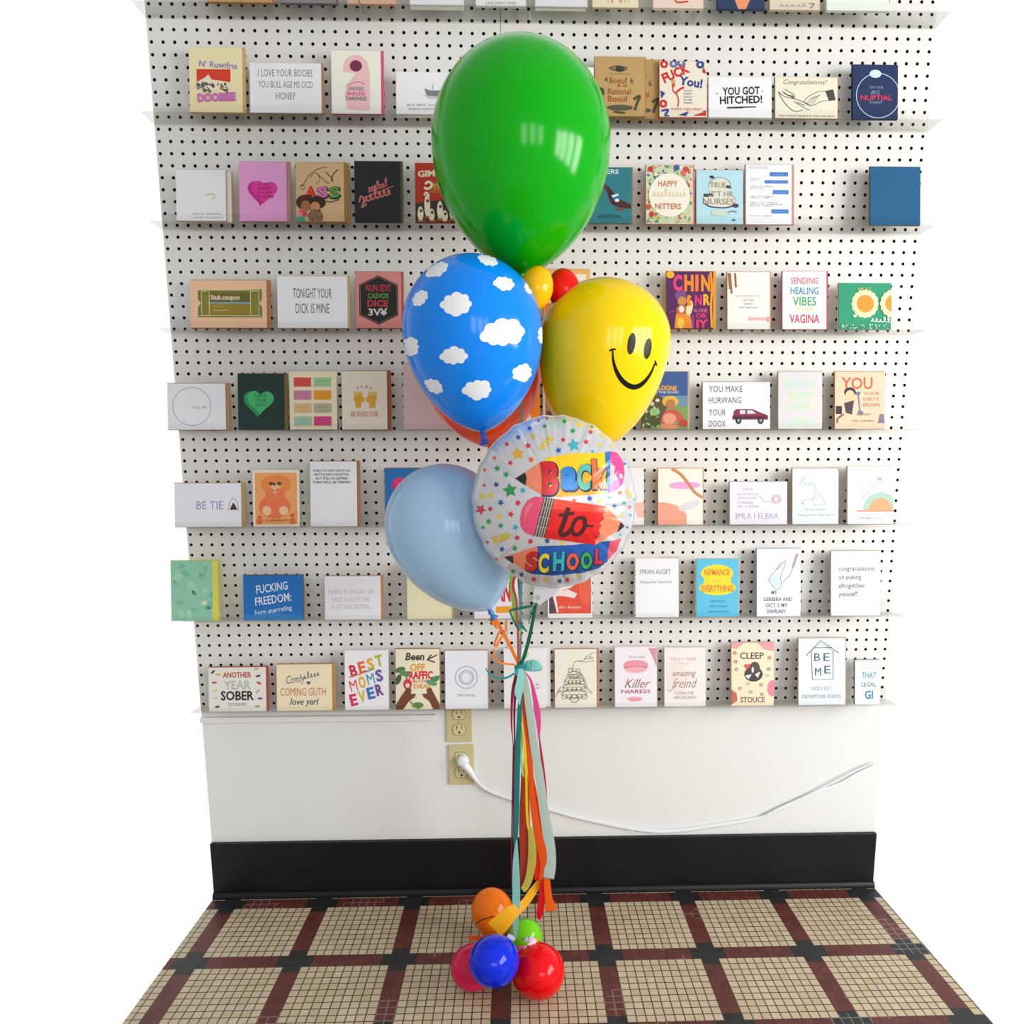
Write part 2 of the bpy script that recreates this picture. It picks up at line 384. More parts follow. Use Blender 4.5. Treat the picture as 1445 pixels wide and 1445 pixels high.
for r in range(8):
    zz = SHZ[r]; xs = []
    for j in JOINT[r]:
        p0 = at(j, 500, -0.06)
        # the joint is vertical in the wall: use the world x at this ledge's height
        d = CAMLOC; yy = None
        lo, hi = -800, 1600
        for _ in range(40):
            mid = (lo+hi)/2
            if at(j, mid, -0.06).z > zz: lo = mid
            else: hi = mid
        xs.append(at(j, lo, -0.06).x)
    xs = [XL]+[x for x in xs if XL+0.03 < x < XR-0.03]+[XR]
    for a, b in zip(xs, xs[1:]): ledge(r, a, b)

# ------------------------------------------------------------------ greeting cards
KRAFT = 'a9825c'
CARDS = []
def card(row, x0, x1, yt, label, base, env=KRAFT, edx=5, art=None, sleeve=False, dy=0.0, lean=8.0, stack=0, edge=None, hh=None):
    z = SHZ[row]+0.0006; yb = -0.0585+dy
    py0 = 0; lo, hi = -900, 1500
    for _ in range(40):
        mid = (lo+hi)/2
        if at((x0+x1)/2, mid, yb).z > z: lo = mid
        else: hi = mid
    a, b = at(x0, (yt+lo)/2, yb+0.006), at(x1, (yt+lo)/2, yb+0.006)
    W = b.x-a.x; H = hh or (at((x0+x1)/2, yt, yb+0.013).z-z)/math.cos(math.radians(lean))
    root = empty('greeting_card', ((a.x+b.x)/2, yb, z), label, 'greeting card', 'greeting cards on the '+ROWN[row]+' ledge row')
    root.rotation_euler = (-math.radians(lean), 0, 0)
    mats = [base]; bm = bmesh.new(); th = 0.0022
    bx(bm, -W/2, W/2, 0.0, th, 0, H, 0.0005)
    # the folded inner sheet, edge visible
    A = Art(W, H)
    if art: art(A); A.flush(bm, mats, 0.0)
    me = fin(bm, 'cover')
    for c in mats: me.materials.append(pmat(c, 0.55, 0.3, key='_print') if c[0] != '*' else HOLO)
    o = link('cover', me, root)
    if env:
        e = boxobj('envelope', pmat(env, 0.75, 0.2, noise=0.03), (-W/2-0.001, W/2+edx*mpp(root.location), th+0.0004, th+0.0044, 0.0, H+0.0022), root, 0.0006)
        if env != base: e['label'] = 'envelope tucked behind the card'
    if stack:
        e = boxobj('inner_sheet', pmat(edge or 'e9e4da', 0.7, 0.2), (-W/2+0.0005, W/2-0.0005, th+0.0048, th+0.0048+stack, 0.0, H-0.002), root, 0.0006)
    if sleeve:
        s = boxobj('clear_sleeve', FILM, (-W/2-0.003, W/2+0.003, 0.0006, 0.0021, 0.0, H+0.0055), root)
    CARDS.append((row, root.location.x, root)); return root
# holographic foil lettering
HOLO = bpy.data.materials.new('holographic_foil'); HOLO.use_nodes = True
_n = HOLO.node_tree; _t = _n.nodes.new('ShaderNodeTexCoord'); _w = _n.nodes.new('ShaderNodeTexNoise'); _w.inputs['Scale'].default_value = 14
_r = _n.nodes.new('ShaderNodeValToRGB'); _e = _r.color_ramp
_e.elements[0].color = lin('c5e8e6'); _e.elements[0].position = 0.35; _e.elements[1].color = lin('c8edc0'); _e.elements[1].position = 0.5
_x = _e.elements.new(0.65); _x.color = lin('eef0b4')
_n.links.new(_t.outputs['Object'], _w.inputs['Vector']); _n.links.new(_w.outputs['Fac'], _r.inputs[0]); _n.links.new(_r.outputs[0], _n.nodes['Principled BSDF'].inputs['Base Color'])
_n.nodes['Principled BSDF'].inputs['Roughness'].default_value = 0.3; _n.nodes['Principled BSDF'].inputs['Metallic'].default_value = 0.3

W_, CREAM = 'eeeef2', 'ece3cc'
# ---- topmost row: only the feet of the cards are in the picture
card(0, 291, 383, -75, 'tan landscape card at the left end of the topmost ledge', 'c79a66', 'a57d52', 3)
card(0, 396, 474, -60, 'dusky purple grey card on the topmost ledge beside the tan card', '8d8189', '6c6268', 2)
card(0, 489, 558, -80, 'pale pink tan card with a dark split on the topmost ledge', 'd9b297', 'c49a7c', 0, lambda a: a.S([(.25, .5), (.27, .85), (.24, .96), (.3, 1)], .02, '7a5a44'))
card(0, 578, 654, -55, 'plain white card over white envelopes on the topmost ledge', 'e9e9ee', 'e3e0da', 0, None, stack=0.008)
def a0(a):
    a.T('CHILDREN TIMES', .5, .955, .045, '6b645c', .62)
card(0, 671, 742, -80, 'white card with one line of grey capitals on the topmost ledge', 'ededf0', 'd9d3c8', 0, a0)
card(0, 755, 828, -55, 'blank white card right of the ledge joint on the topmost row', 'e6e6ea', 'd6d2ca', 1, stack=0.006)
def a0(a):
    a.T('\u2019l a   o / i', .55, .89, .07, 'b8452f', .5)
card(0, 836, 901, -80, 'cream card with red writing on the topmost ledge', 'efe3c2', 'cdb68c', -1, a0)
def a0(a):
    a.S([(.42, .80), (.47, .9), (.7, .885)], .035, 'd4483b')
card(0, 922, 993, -78, 'pale pink card with one red line on the topmost ledge', 'f0d8cb', 'ead9c6', 0, a0)
def a0(a):
    a.P([(.3, .72), (.76, .72), (.6, 1), (.44, 1)], 'f39a69')
card(0, 1013, 1080, -78, 'navy card with an orange wedge on the topmost ledge', '2f3f63', '3a4a6c', 0, a0)
def a0(a):
    a.S([(.1, .80), (.16, .77), (.2, .82), (.13, .84)], .02, '6f665d'); a.S([(.85, .77), (.9, .82), (.83, .83)], .02, '6f665d')
    a.script(.18, .75, .93, .05, 5, .012, '8a8078'); a.S([(.8, .9), (.9, .9), (.82, .97)], .02, '6f665d')
card(0, 1087, 1157, -78, 'beige card with brown handwriting at the right of the topmost ledge', 'e2d4bf', 'c8b291', 2, a0)
card(0, 1167, 1256, -60, 'pale mint landscape card at the right end of the topmost ledge', 'e6f0e6', 'd8e0d4', 0)

# ---- second row
def a1(a):
    a.T('N\u2019 Ruwifrie', .55, .27, .09, '8378b8', .72, .02, rot=-.06); a.R(.14, .34, .78, .52, 'd8412a')
    a.P([(.14, .52), (.78, .50), (.74, .57), (.14, .57)], 'd8412a')
    a.P([(.12, .55), (.3, .47), (.36, .42), (.42, .5), (.7, .53), (.8, .55), (.66, .62), (.4, .68), (.12, .66)], 'efe6cf')
    r = random.Random(4)
    for i in range(34):
        u, v = .14+.6*r.random(), .53+.13*r.random(); a.S([(u, v), (u+.05*r.random(), v+.04), (u-.02, v+.06*r.random())], .012, '4b4038')
    a.T('DOOBIEE', .52, .775, .115, 'c65fb4', .72, .05, rot=.05); a.T('DOOBIEE', .52, .775, .09, 'd87cc8', .69, .01, rot=.05)
card(1, 266, 341, 64, 'cream card with a red banner and pink bubble lettering, left end of second row', 'efe2b4', 'c8a870', 4, a1)
def a1(a):
    a.T('I LOVE YOUR BOOBS', .5, .2, .145, '7a7a80', .76); a.T('YOU BULL AGE MS OCD', .5, .43, .135, '7a7a80', .76); a.T('HIONEY', .5, .66, .145, '7a7a80', .28)
card(1, 352, 453, 88, 'white landscape card reading I LOVE YOUR BOOBS in thin grey capitals', 'ececf1', KRAFT, 3, a1)
def a1(a):
    a.E(.5, .28, .26, .21, 'eec1c2', 24, 0, PI); a.P([(.24, .28), (.76, .28), (.78, .4), (.78, .93), (.72, .96), (.32, .93), (.27, .72), (.3, .55), (.44, .42), (.5, .36), (.24, .34)], 'eec1c2')
    a.E(.5, .245, .125, .09, '7c3050'); a.S([(.33, .56), (.45, .51), (.57, .5), (.68, .54)], .014, 'c44a86')
    for i, (t, c) in enumerate((('KNOCKS', '6d6f86'), ('ENDLESS', 'd9478e'), ('DARKNESS', '6d6f86'))): a.T(t, .5, .605+i*.078, .055, c, .3+.06*i, .02)
card(1, 467, 537, 69, 'cream card with a pink door hanger and a dark round hole', 'f0eee0', 'c95a86', 4, a1)
def a1(a):
    a.P([(.44, .38), (.52, .43), (.66, .43), (.74, .38), (.71, .56), (.64, .58), (.5, .57), (.46, .52)], '7d8480'); a.S([(.56, .42), (.57, .34), (.58, .28)], .008, '6b706d')
    for i in range(3): a.S([(.42+.03*i, .54+.03*i), (.55, .57+.03*i), (.68, .55+.03*i)], .006, '8c918f')
    a.T('BUT FIRST, OUR BOAT', .5, .78, .045, '6e6e74', .66); a.T('all great adventures begin', .5, .87, .04, '6e6e74', .62)
card(1, 559, 650, 102, 'white landscape card with a small grey rowing boat', 'eeeef3', 'e2e0dd', 0, a1, stack=0.006)
card(1, 765, 838, 94, 'plain white card peeping out behind the right edge of the green balloon', 'eeeeee', 'ddd8d0', 1)
def bf(a):
    a.E(.46, .2, .2, .05, 'a08258'); a.S([(.3, .2), (.42, .16), (.55, .17), (.64, .2), (.5, .25), (.3, .2)], .02, '4d4a38'); a.E(.5, .21, .09, .05, '3e3d30')
    a.S([(.3, .29), (.72, .29)], .008, '6a6045')
    a.T('4', .22, .39, .09, '3f4034'); a.T('6', .74, .40, .09, '3f4034'); a.T('Boeuf', .47, .40, .10, 'a03f2b', .36); a.T('& of', .55, .485, .05, 'a03f2b', .2)
    a.T('Rational', .49, .585, .10, 'a03f2b', .46); a.T('Boeuf', .46, .71, .10, 'a03f2b', .4)
    a.E(.5, .86, .27, .05, '58563f', 12); a.S([(.78, .72), (.9, .66), (.84, .8), (.8, .9)], .05, '4d4c3a'); a.E(.12, .6, .07, .08, '4d4c3a', 9); a.S([(.38, .93), (.6, .95)], .04, '4d4c3a')
def bf2(a): bf(a); a.W, a.H
r = card(1, 866, 936, 82, 'kraft card half hidden behind a matching kraft card, right of the green balloon', 'c09a63', 'a98350', 0, bf, dy=0.011)
card(1, 840, 910, 78, 'front kraft card of a pair, bird sketch and red lettering, beside the green balloon', 'bf9c66', 'a98350', 2, bf, dy=-0.001)
def a1(a):
    a.T('FUCK', .34, .215, .16, 'cf2f30', .6, .05, rot=.42); a.T('You!', .66, .37, .15, '37478f', .5, .04, rot=-.15)
    a.S([(.3, .4), (.28, .52), (.36, .6), (.4, .7), (.38, .82)], [.06]*4+[.03]*21, 'd2402c'); a.S([(.33, .58), (.44, .5), (.52, .47)], .045, 'd2402c'); a.E(.29, .37, .05, .03, 'd9a066')
    for i in range(5): a.T(('AND A', 'MERRY', 'BUNCH', 'OF HER', 'WISHES')[i], .6, .53+.055*i, .03, '555b78', .18)
    a.T('WEST DES FEST', .56, .86, .04, 'c8403c', .66)
    for u, v, c in ((.1, .06, 'cf2f30'), (.3, .05, '6a75a8'), (.46, .03, '6a75a8'), (.86, .06, '37478f')): a.ring(u, v, .06, .05, c, 12)
    a.P([(.93, .1), (.99, .22), (.9, .2)], 'cf2f30'); a.P([(.02, .53), (.12, .58), (.04, .68)], '37478f'); a.ring(.08, .77, .06, .05, 'cf2f30', 12)
    a.S([(.04, .9), (.18, .88), (.12, .98), (.2, .99)], .04, '37478f'); a.P([(.4, .97), (.62, .9), (.56, .99)], '37478f'); a.P([(.7, .98), (.98, .9), (.98, .98)], 'cf2f30'); a.E(.95, .92, .03, .04, 'd2402c')
card(1, 931, 998, 85, 'cream card with jumbled red and blue letters around a red dancing figure', 'ece2d0', 'cf5650', 0, a1)
def a1(a):
    a.T('YOU GOT', .52, .34, .185, '26262a', .6, .03, rot=.04); a.T('HITCHED!', .52, .56, .18, '26262a', .68, .03, rot=.04); a.S([(.29, .755), (.5, .745), (.76, .735)], .018, '26262a', False); a.S([(.3, .785), (.55, .765)], .01, '26262a')
    a.E(.14, .42, .01, .015, '26262a'); a.E(.86, .34, .01, .015, '26262a')
card(1, 1000, 1088, 109, 'white landscape card with bold black letters YOU GOT HITCHED!', 'efeff2', 'd9d4ca', 2, a1)
def a1(a):
    a.T('Congratulations!', .48, .12, .11, '47443e', .7, 0, .35)
    o = '55524b'
    a.P([(.8, .33), (.93, .29), (.97, .55), (.86, .58)], '4c4a46'); a.S([(.82, .34), (.7, .35), (.55, .46), (.47, .58), (.5, .66), (.62, .68), (.72, .6), (.84, .56)], .009, o)
    for i in range(4): a.S([(.5+.04*i, .66-.005*i), (.55+.04*i, .55-.02*i), (.62+.04*i, .48-.02*i)], .006, o)
    a.S([(.05, .36), (.15, .48), (.32, .54), (.5, .64), (.57, .72)], .009, o); a.S([(.05, .36), (.1, .52), (.2, .72), (.32, .84), (.45, .8)], .009, o)
    for i in range(5): a.S([(.12+.02*i, .34+.03*i), (.16+.03*i, .42+.02*i), (.3, .47+.02*i)], .007, o)
    a.S([(.15, .3), (.28, .42), (.32, .52)], .007, o); a.S([(.3, .6), (.5, .78), (.56, .8)], .007, o); a.S([(.35, .62), (.48, .7)], .006, o)
    a.T('THE NIGHT BEGINS & THE SUN SETS', .5, .95, .04, '6a665d', .9)
card(1, 1094, 1182, 109, 'cream landscape card with a line drawing of two hands and script Congratulations', 'e9e3d0', KRAFT, 2, a1)
def a1(a):
    a.ring(.56, .57, .48, .016, 'b9d6e4', 30); a.E(.5, .17, .13, .075, 'cfe3ea'); a.T('ON YOUR', .52, .42, .05, '8fa3b8', .3); a.T('BIG', .5, .51, .07, '8fa3b8', .2, 0, .3); a.T('NUPTIAL', .52, .61, .09, 'd8395c', .7, .02); a.T('EVENT', .52, .7, .045, '8fa3b8', .28)
card(1, 1204, 1268, 90, 'navy card with a pale circle at the right end of the second row', '25345c', '2c3a5c', 0, a1)

# ---- third row
card(2, 262, 326, 242, 'blank off-white card half hidden at the left end of the third row', 'efe9df', 'c6a98c', 1, dy=0.010)
def a2(a):
    a.S([(.6, .5), (.72, .47), (.78, .52), (.7, .6)], .02, 'c9b878'); a.T('the little', .62, .86, .035, '8a8a8c', .6); a.T('one listens', .62, .93, .035, '8a8a8c', .6)
card(2, 248, 318, 239, 'white card with tiny grey captions at the left end of the third row', 'f0f0f2', 'cfb59b', 0, a2)
def a2(a):
    a.heart(.49, .51, .31, 'd0258c', -.08, -.03); a.heart(.53, .49, .29, 'e23c9e', -.08, 0)
    for i, t in enumerate(('COZY', 'SAFE', 'AND SOFT', 'TOGETHER')): a.T(t, .52+.01*i, .375+.07*i, .042, 'a81870', .26+.035*i, .02)
card(2, 337, 404, 227, 'pink card with a magenta candy heart', 'e9a3d8', 'b98a7a', 5, a2)
def assx(a):
    a.S([(.12, .42), (.22, .3), (.3, .2), (.5, .1), (.66, .08)], .014, '3b2c1c'); a.S([(.3, .26), (.38, .18), (.46, .2), (.5, .3), (.42, .36)], .012, '3b2c1c'); a.S([(.46, .2), (.62, .32), (.7, .36)], .014, '3b2c1c'); a.S([(.62, .16), (.72, .24), (.78, .32)], .02, '3b2c1c'); a.S([(.88, .12), (.78, .2), (.74, .32)], .02, '3b2c1c'); a.ring(.14, .42, .05, .01, '3b2c1c', 12)
    for t, u, c in (('A', .3, 'e5402c'), ('S', .55, 'd96fb4'), ('S', .8, '55983b')):
        a.T(t, u+.01, .515, .19, '2b2118', .27, .06); a.T(t, u, .505, .17, c, .23, .04)
    a.S([(.6, .65), (.72, .67), (.9, .63)], .02, '6b4a2e')
    a.E(.2, .68, .2, .13, '4d2c1c'); a.E(.44, .68, .18, .11, '3c2418'); a.E(.2, .74, .1, .09, 'a86a44'); a.E(.4, .76, .1, .09, 'c98c5f'); a.E(.4, .92, .16, .13, '8e6b4a', 12); a.E(.12, .84, .07, .05, 'e25a6c', 9); a.E(.18, .88, .06, .04, 'd33f56', 9); a.E(.07, .9, .06, .05, 'ef8a96', 9); a.E(.1, .97, .1, .05, '3d9f8a', 9)
    a.confetti(26, ['5a4430', 'b98a55', '3d2c20'], .016, 5, box=(.28, .8, .56, .99))
card(2, 425, 493, 229, 'second tan card standing just behind the one with three bubble letters', 'c9a26a', '9a7a44', 0, None, dy=0.011)
card(2, 417, 485, 228, 'tan card with three coloured bubble letters and two drawn heads', 'd8b488', '9f7e46', 4, assx, dy=-0.001)
def a2(a):
    a.script(.3, .72, .47, .13, 7, .035, 'd0716e', -.1, 3); a.S([(.28, .58), (.5, .51), (.86, .41)], .018, 'd0716e'); a.script(.2, .8, .63, .16, 6, .04, 'd0716e', -.14, 8); a.S([(.1, .68), (.14, .58), (.2, .64), (.16, .76), (.26, .7)], .035, 'd0716e')
card(2, 500, 564, 226, 'black card with slanted pink script lettering', '1f2326', '53543a', 4, a2)
def a2(a):
    a.T('GIMME', .36, .17, .10, 'ece0c2', .62, .04, rot=.05); a.R(.3, .32, .9, .5, 'b8622a'); a.T('TREATS', .6, .4, .10, 'e0a24a', .5, .02); a.P([(0, .68), (1, .56), (1, 1), (0, 1)], '3a3432')
    for i, (u, v, h) in enumerate(((.1, .86, .13), (.24, .72, .2), (.33, .88, .11), (.5, .8, .16), (.6, .9, .1), (.75, .78, .18))): a.E(u, v, .06, h, 'eee2c6', 14); a.E(u+.01, v-h*.4, .035, .03, '7a4a2c', 8); a.S([(u-.06, v+h), (u+.1, v+h)], .05, 'a8602e')
    a.S([(.2, .36), (.28, .32), (.34, .38), (.26, .44), (.18, .42)], .05, 'efe4ca'); a.S([(.18, .55), (.22, .5), (.28, .56), (.2, .6)], .035, 'efe4ca')
card(2, 586, 655, 229, 'red and brown illustrated card peeping out left of the green balloon', 'bb3420', '8a3a28', 0, a2)
def a2(a):
    a.T('BEERS', .5, .075, .075, 'd6e6e4', .44, .02); a.P([(.42, .3), (.5, .34), (.72, .56), (.98, .66), (.98, .74), (.74, .72), (.56, .66), (.48, .5)], '4a2a26'); a.P([(.34, .3), (.42, .28), (.47, .36), (.43, .4)], '5b2f28'); a.P([(.55, .5), (.74, .46), (.78, .56), (.64, .62)], '2e6fae'); a.P([(.57, .5), (.7, .47), (.72, .5), (.59, .54)], 'e6ebe8'); a.E(.74, .75, .09, .025, '7a4336'); a.E(.68, .59, .05, .03, 'e6ebe8', 9); a.P([(.06, .62), (.24, .5), (.26, .6), (.1, .7)], '3f2a2c')
    a.T('ADIMZAL', .52, .875, .06, '1f4450', .52)
card(2, 826, 892, 235, 'teal card with a brown bottle right of the green balloon', '317a86', '9a7e55', 2, a2)
def a2(a):
    cols = ['6f9e5a', 'd9685c', '4e6fae', 'e2b84c', 'f0ead8', '94b878', 'c8443c', '3c7f78']
    a.R(.01, .01, .99, .99, 'c9d0b0'); a.confetti(260, cols, .028, 11)
    for u, v, c in ((.1, .08, 'cf3040'), (.66, .05, '4a5ca8'), (.86, .08, 'cf4a48'), (.8, .14, 'd9685c'), (.12, .84, 'c23c3c'), (.05, .72, 'c8503c'), (.88, .36, 'b8423c')): a.E(u, v, .06, .05, c, 9)
    a.E(.5, .52, .44, .37, 'f0eadb', 36); a.T('HAPPY', .47, .325, .1, 'c5714f', .42, .02); a.script(.14, .86, .5, .13, 9, .018, 'd8c6a0', 0, 5); a.T('NITTERS', .47, .71, .095, 'c5714f', .56, .02)
card(2, 912, 978, 231, 'floral bordered card with a cream circle reading HAPPY in the middle', 'e9e4d0', 'cf7f7c', 3, a2)
def a2(a):
    c = 'd9ddd0'; o = '6d5a52'
    a.E(.5, .29, .24, .16, o, 20); a.E(.5, .29, .225, .15, c, 20); a.E(.49, .56, .36, .15, o, 20); a.E(.49, .56, .35, .142, c, 20); a.R(.27, .3, .73, .5, c)
    a.S([(.18, .62), (.3, .68), (.6, .7), (.8, .66)], .03, '4d4660'); a.E(.84, .66, .07, .04, '4a4052', 9)
    for u, v in ((.33, .13), (.68, .31), (.2, .47), (.3, .46)): a.E(u, v, .05, .03, '3d3a52', 8); a.E(u+.04, v+.02, .03, .02, '6a5a68', 8)
    a.T('TRUE', .47, .28, .1, 'a88f7c', .34); a.T('IT\u2019T HR', .54, .445, .1, 'a88f7c', .5); a.T('NURSES', .48, .585, .11, 'a88f7c', .66)
    a.E(.5, .8, .18, .055, 'cfd4c6', 16); a.S([(.66, .79), (.78, .765), (.86, .785)], .02, '6a7078'); a.E(.8, .93, .04, .02, '4f6a88', 8)
card(2, 983, 1049, 239, 'light blue card with a drawn tiered pudding and a small pan', 'b4dbe6', 'a78a68', 1, a2)
def a2(a):
    for v in (.03, .055): a.T('Mood Monday', .28, v, .02, '8c8880', .42)
    for u0, v0, u1, v1 in ((.52, .125, .92, .195), (.41, .26, .92, .315), (.59, .425, .93, .495), (.56, .75, .93, .82)): a.R(u0, v0, u1, v1, '4a7fcf'); a.T('sent it', (u0+u1)/2, (v0+v1)/2, .02, '9dbbe8', .22)
    for u, v, w in ((.2, .235, .22), (.16, .265, .12), (.33, .365, .5), (.22, .395, .3), (.33, .535, .5), (.3, .56, .4), (.38, .635, .62), (.42, .665, .7), (.3, .695, .5), (.3, .86, .5)): a.T('abcd efghij'[:6+int(w*8)], u+.02, v, .018, 'a09a90', w)
card(2, 1053, 1118, 231, 'white card printed with blue text message bubbles', 'edeef4', 'c68f88', 4, a2)
card(2, 1229, 1300, 234, 'dark blue card cut by the right end of the third row', '1f5b86', '8d7a66', 0)

# ---- fourth row
def a3(a):
    a.P([(.1, .22), (.94, .19), (.94, .4), (.9, .48), (.94, .56), (.94, .78), (.1, .78), (.1, .58), (.14, .48), (.1, .4)], '7a7a2c'); a.R(.14, .3, .9, .7, '868432'); a.R(.24, .26, .8, .46, '6a6a2a'); a.R(.24, .5, .8, .72, '97822a'); a.R(.24, .46, .8, .5, '8aa2b0')
    for p in ([(.15, .24), (.25, .24), (.25, .73), (.15, .73), (.15, .24)], [(.79, .24), (.9, .24), (.9, .73), (.79, .73), (.79, .24)], [(.12, .21), (.92, .21)], [(.12, .75), (.92, .75)]): a.S(p, .008, 'e6dfb4', False)
    a.T('Stub.coupon', .46, .36, .1, 'e8d4bc', .38, .03); a.T('TICKETS', .36, .55, .05, 'd8b84c', .16); a.T('no returns', .4, .63, .04, 'ece4c0', .2)
card(3, 268, 376, 395, 'peach landscape card with an olive admission ticket', 'f0c3a0', 'b0784c', 5, a3)
def a3(a):
    a.T('TONIGHT YOUR', .5, .33, .19, '55555a', .55); a.T('DICK IS MINE', .5, .62, .19, '55555a', .48)
card(3, 391, 490, 389, 'white landscape card with two lines of tall thin grey capitals', 'f0f0f4', 'c8ae82', 3, a3)
def hexa(u, v, r, ry): return [(u, v-ry), (u+r, v-ry*.62), (u+r, v+ry*.62), (u, v+ry), (u-r, v+ry*.62), (u-r, v-ry*.62)]
def a3(a):
    a.P(hexa(.5, .5, .43, .44), '26231f'); a.P(hexa(.5, .5, .41, .42), '9a7a70'); a.P(hexa(.5, .5, .40, .41), '26231f')
    a.T('NUN EDIT', .5, .285, .12, 'b8394a', .56, .02); a.T('CASVOS', .49, .425, .09, '5e9a3c', .46, .02); a.T('DICE', .48, .56, .11, 'c23a48', .46, .03); a.T('3V\u00a5', .48, .715, .12, 'd8d8d8', .42, .02)
card(3, 502, 566, 383, 'salmon pink card with a black hexagon badge', 'dd8a88', 'a8604e', 3, a3)
def a3(a):
    a.R(.08, .08, .92, .92, 'efe6d6'); a.R(.2, .12, .84, .3, 'f4efe6'); a.T('LOVE YOU', .5, .2, .06, 'e0b690', .5); a.P([(.02, .6), (.3, .5), (.2, .95), (.02, .98)], 'e86a34'); a.P([(.3, .52), (.44, .5), (.26, .95), (.2, .95)], 'f2ead8')
card(3, 768, 833, 379, 'orange framed card peeping out behind the small red balloon', 'efb56c', 'd98a4c', 0, a3)
def a3(a):
    a.E(.08, .06, .09, .06, 'f0b426')
    for t, u, c in (('C', .24, 'ea3f7c'), ('H', .48, 'ee8a2a'), ('I', .65, 'f07a3a'), ('N', .84, 'f0902e')): a.T(t, u, .2, .26, c, .2 if t != 'I' else .07, .05)
    a.T('N', .68, .5, .17, 'e43a6c', .15, .04); a.T('R', .86, .49, .18, 'f0b426', .15, .04)
    a.E(.3, .42, .13, .09, '7c4a8c', 12); a.E(.33, .52, .1, .08, 'cf8a4e', 12); a.E(.33, .68, .13, .1, 'c46a3a', 12); a.E(.32, .66, .06, .06, 'e8e0dc', 9); a.P([(.2, .74), (.5, .74), (.56, .99), (.16, .99)], 'e88a2c'); a.E(.3, .9, .08, .1, 'f0c04a', 9); a.E(.49, .64, .07, .14, 'e9d8a8', 10, rot=-.2); a.S([(.5, .42), (.46, .5), (.5, .6)], .08, 'e8882c')
    a.T('ALONE', .72, .68, .06, 'e0689c', .3, .02); a.T('OR', .74, .77, .07, 'e43a6c', .24, .04); a.T('IY', .76, .91, .13, 'e43a6c', .26, .05); a.S([(.94, .02), (.97, .3), (.95, .6), (.97, .98)], .05, 'f0982c'); a.S([(.55, .76), (.57, .98)], .04, '9c3f9c'); a.S([(.06, .72), (.16, .69)], .015, 'd43a5c')
card(3, 941, 1007, 382, 'purple card with huge pink and orange letters and a seated figure', '57295e', 'e0a03c', 4, a3)
def a3(a):
    for u0, v0, u1, v1 in ((.06, .02, .1, .38), (.03, .02, .06, .3), (.18, .02, .2, .27)): a.S([(u0, v0), (u1, v1)], .05, '9a6a3e')
    for t, v, c, w in (('EXPERIENCE', .42, 'd3a3a0', .56), ('GETTING', .495, '8f8f96', .26), ('READY', .56, '8f8f96', .2), ('FOR THAT DAY', .625, '8f8f96', .46)): a.T(t, .5, v, .032, c, w)
    a.S([(.54, .82), (.96, .825)], .065, 'e6aeb4'); a.E(.54, .82, .045, .035, 'e6aeb4', 12); a.E(.96, .8, .035, .03, 'e0a0a8', 9); a.E(.96, .85, .035, .03, 'e0a0a8', 9)
card(3, 1027, 1087, 383, 'white card with brown sticks and a pale pink shape near the foot', 'ecebe7', 'b7916c', 2, a3)
def a3(a):
    for t, v, c, h, w in (('SENDING', .16, 'cf5a72', .11, .62), ('HEALING', .335, '2f86bc', .12, .64), ('VIBES', .515, '3fae6c', .15, .54), ('TO YOUR', .66, 'd9da92', .07, .4), ('VAGINA', .82, 'd23a62', .15, .68)): a.T(t, .5, v, h, c, w, .015)
card(3, 1105, 1167, 382, 'white card with five lines of coloured capitals, SENDING in pink on top', 'f2f1ef', 'c0506c', 3, a3)
def a3(a):
    for u, v in ((.5, .45), (1.04, .45)):
        for i in range(16): a.E(u+.225*math.cos(i*PI/8)*.9, v+.225*math.sin(i*PI/8)*a.W/a.H*.9, .06, .08, 'f0e6ba', 8)
        a.E(u, v, .23, .23*a.W/a.H, 'f0e6ba'); a.E(u, v, .165, .165*a.W/a.H, 'e89a3a')
    a.T('SPLAT', .48, .14, .06, 'e4cf6a', .26); a.E(.3, .72, .04, .03, 'e8ecd8', 9); a.script(.6, .98, .8, .1, 5, .02, 'e6f0e6', .03, 4); a.confetti(60, ['dfeee2'], .012, 9, box=(.05, .9, .98, .99))
card(3, 1184, 1258, 399, 'green landscape card with sunflower faces at the right end of the fourth row', '2f9a74', 'e2dccb', 0, a3)

# ---- fifth row
def a4(a):
    a.ring(.42, .5, .33, .008, '77777c', 40); a.T('NO. 04', .55, .52, .055, '8a8a90', .24)
card(4, 236, 318, 541, 'white landscape card with a thin circle outline at the left end of the fifth row', 'f0f0f5', 'b78c62', 5, a4)
def a4(a):
    a.heart(.46, .515, .33, '2b9a58', -.05, -.03); a.heart(.49, .49, .31, '4ab974', -.05)
    for i, t in enumerate(('LOVE', 'YOUR', 'GUTS')): a.T(t, .5, .395+.08*i, .055, '2f7a50', .24, .02)
card(4, 335, 400, 527, 'dark green card with a bright green candy heart', '1f3b36', '7f6a4a', 5, a4)
def a4(a):
    cols = ('e0564a', 'a8d09a', 'cf8aa4', 'f0a02e', 'e6c08c', 'b9b796', 'a9cdb2', 'd84a86')
    for i, c in enumerate(cols): 
        u, v = .09+.42*(i % 2), .1+.225*(i//2); a.R(u, v, u+.37, v+.16, c); k = ('c8383a', '7fae7a', 'b06a90', 'd88420', 'b8925c', '8c8a78', '7aa48c', 'b83070')[i]
        a.T(('OH MOTHER', 'DAMN', 'LADY', 'WONDER', 'CLOUD', 'bubbly', 'thanks', 'SO SLY')[i], u+.19, v+.06, .035, k, .24); a.T('this is for you', u+.19, v+.115, .022, k, .26)
card(4, 408, 475, 524, 'cream card with eight small coloured ticket labels in two columns', 'f3e8c6', None, 0, a4, sleeve=True)
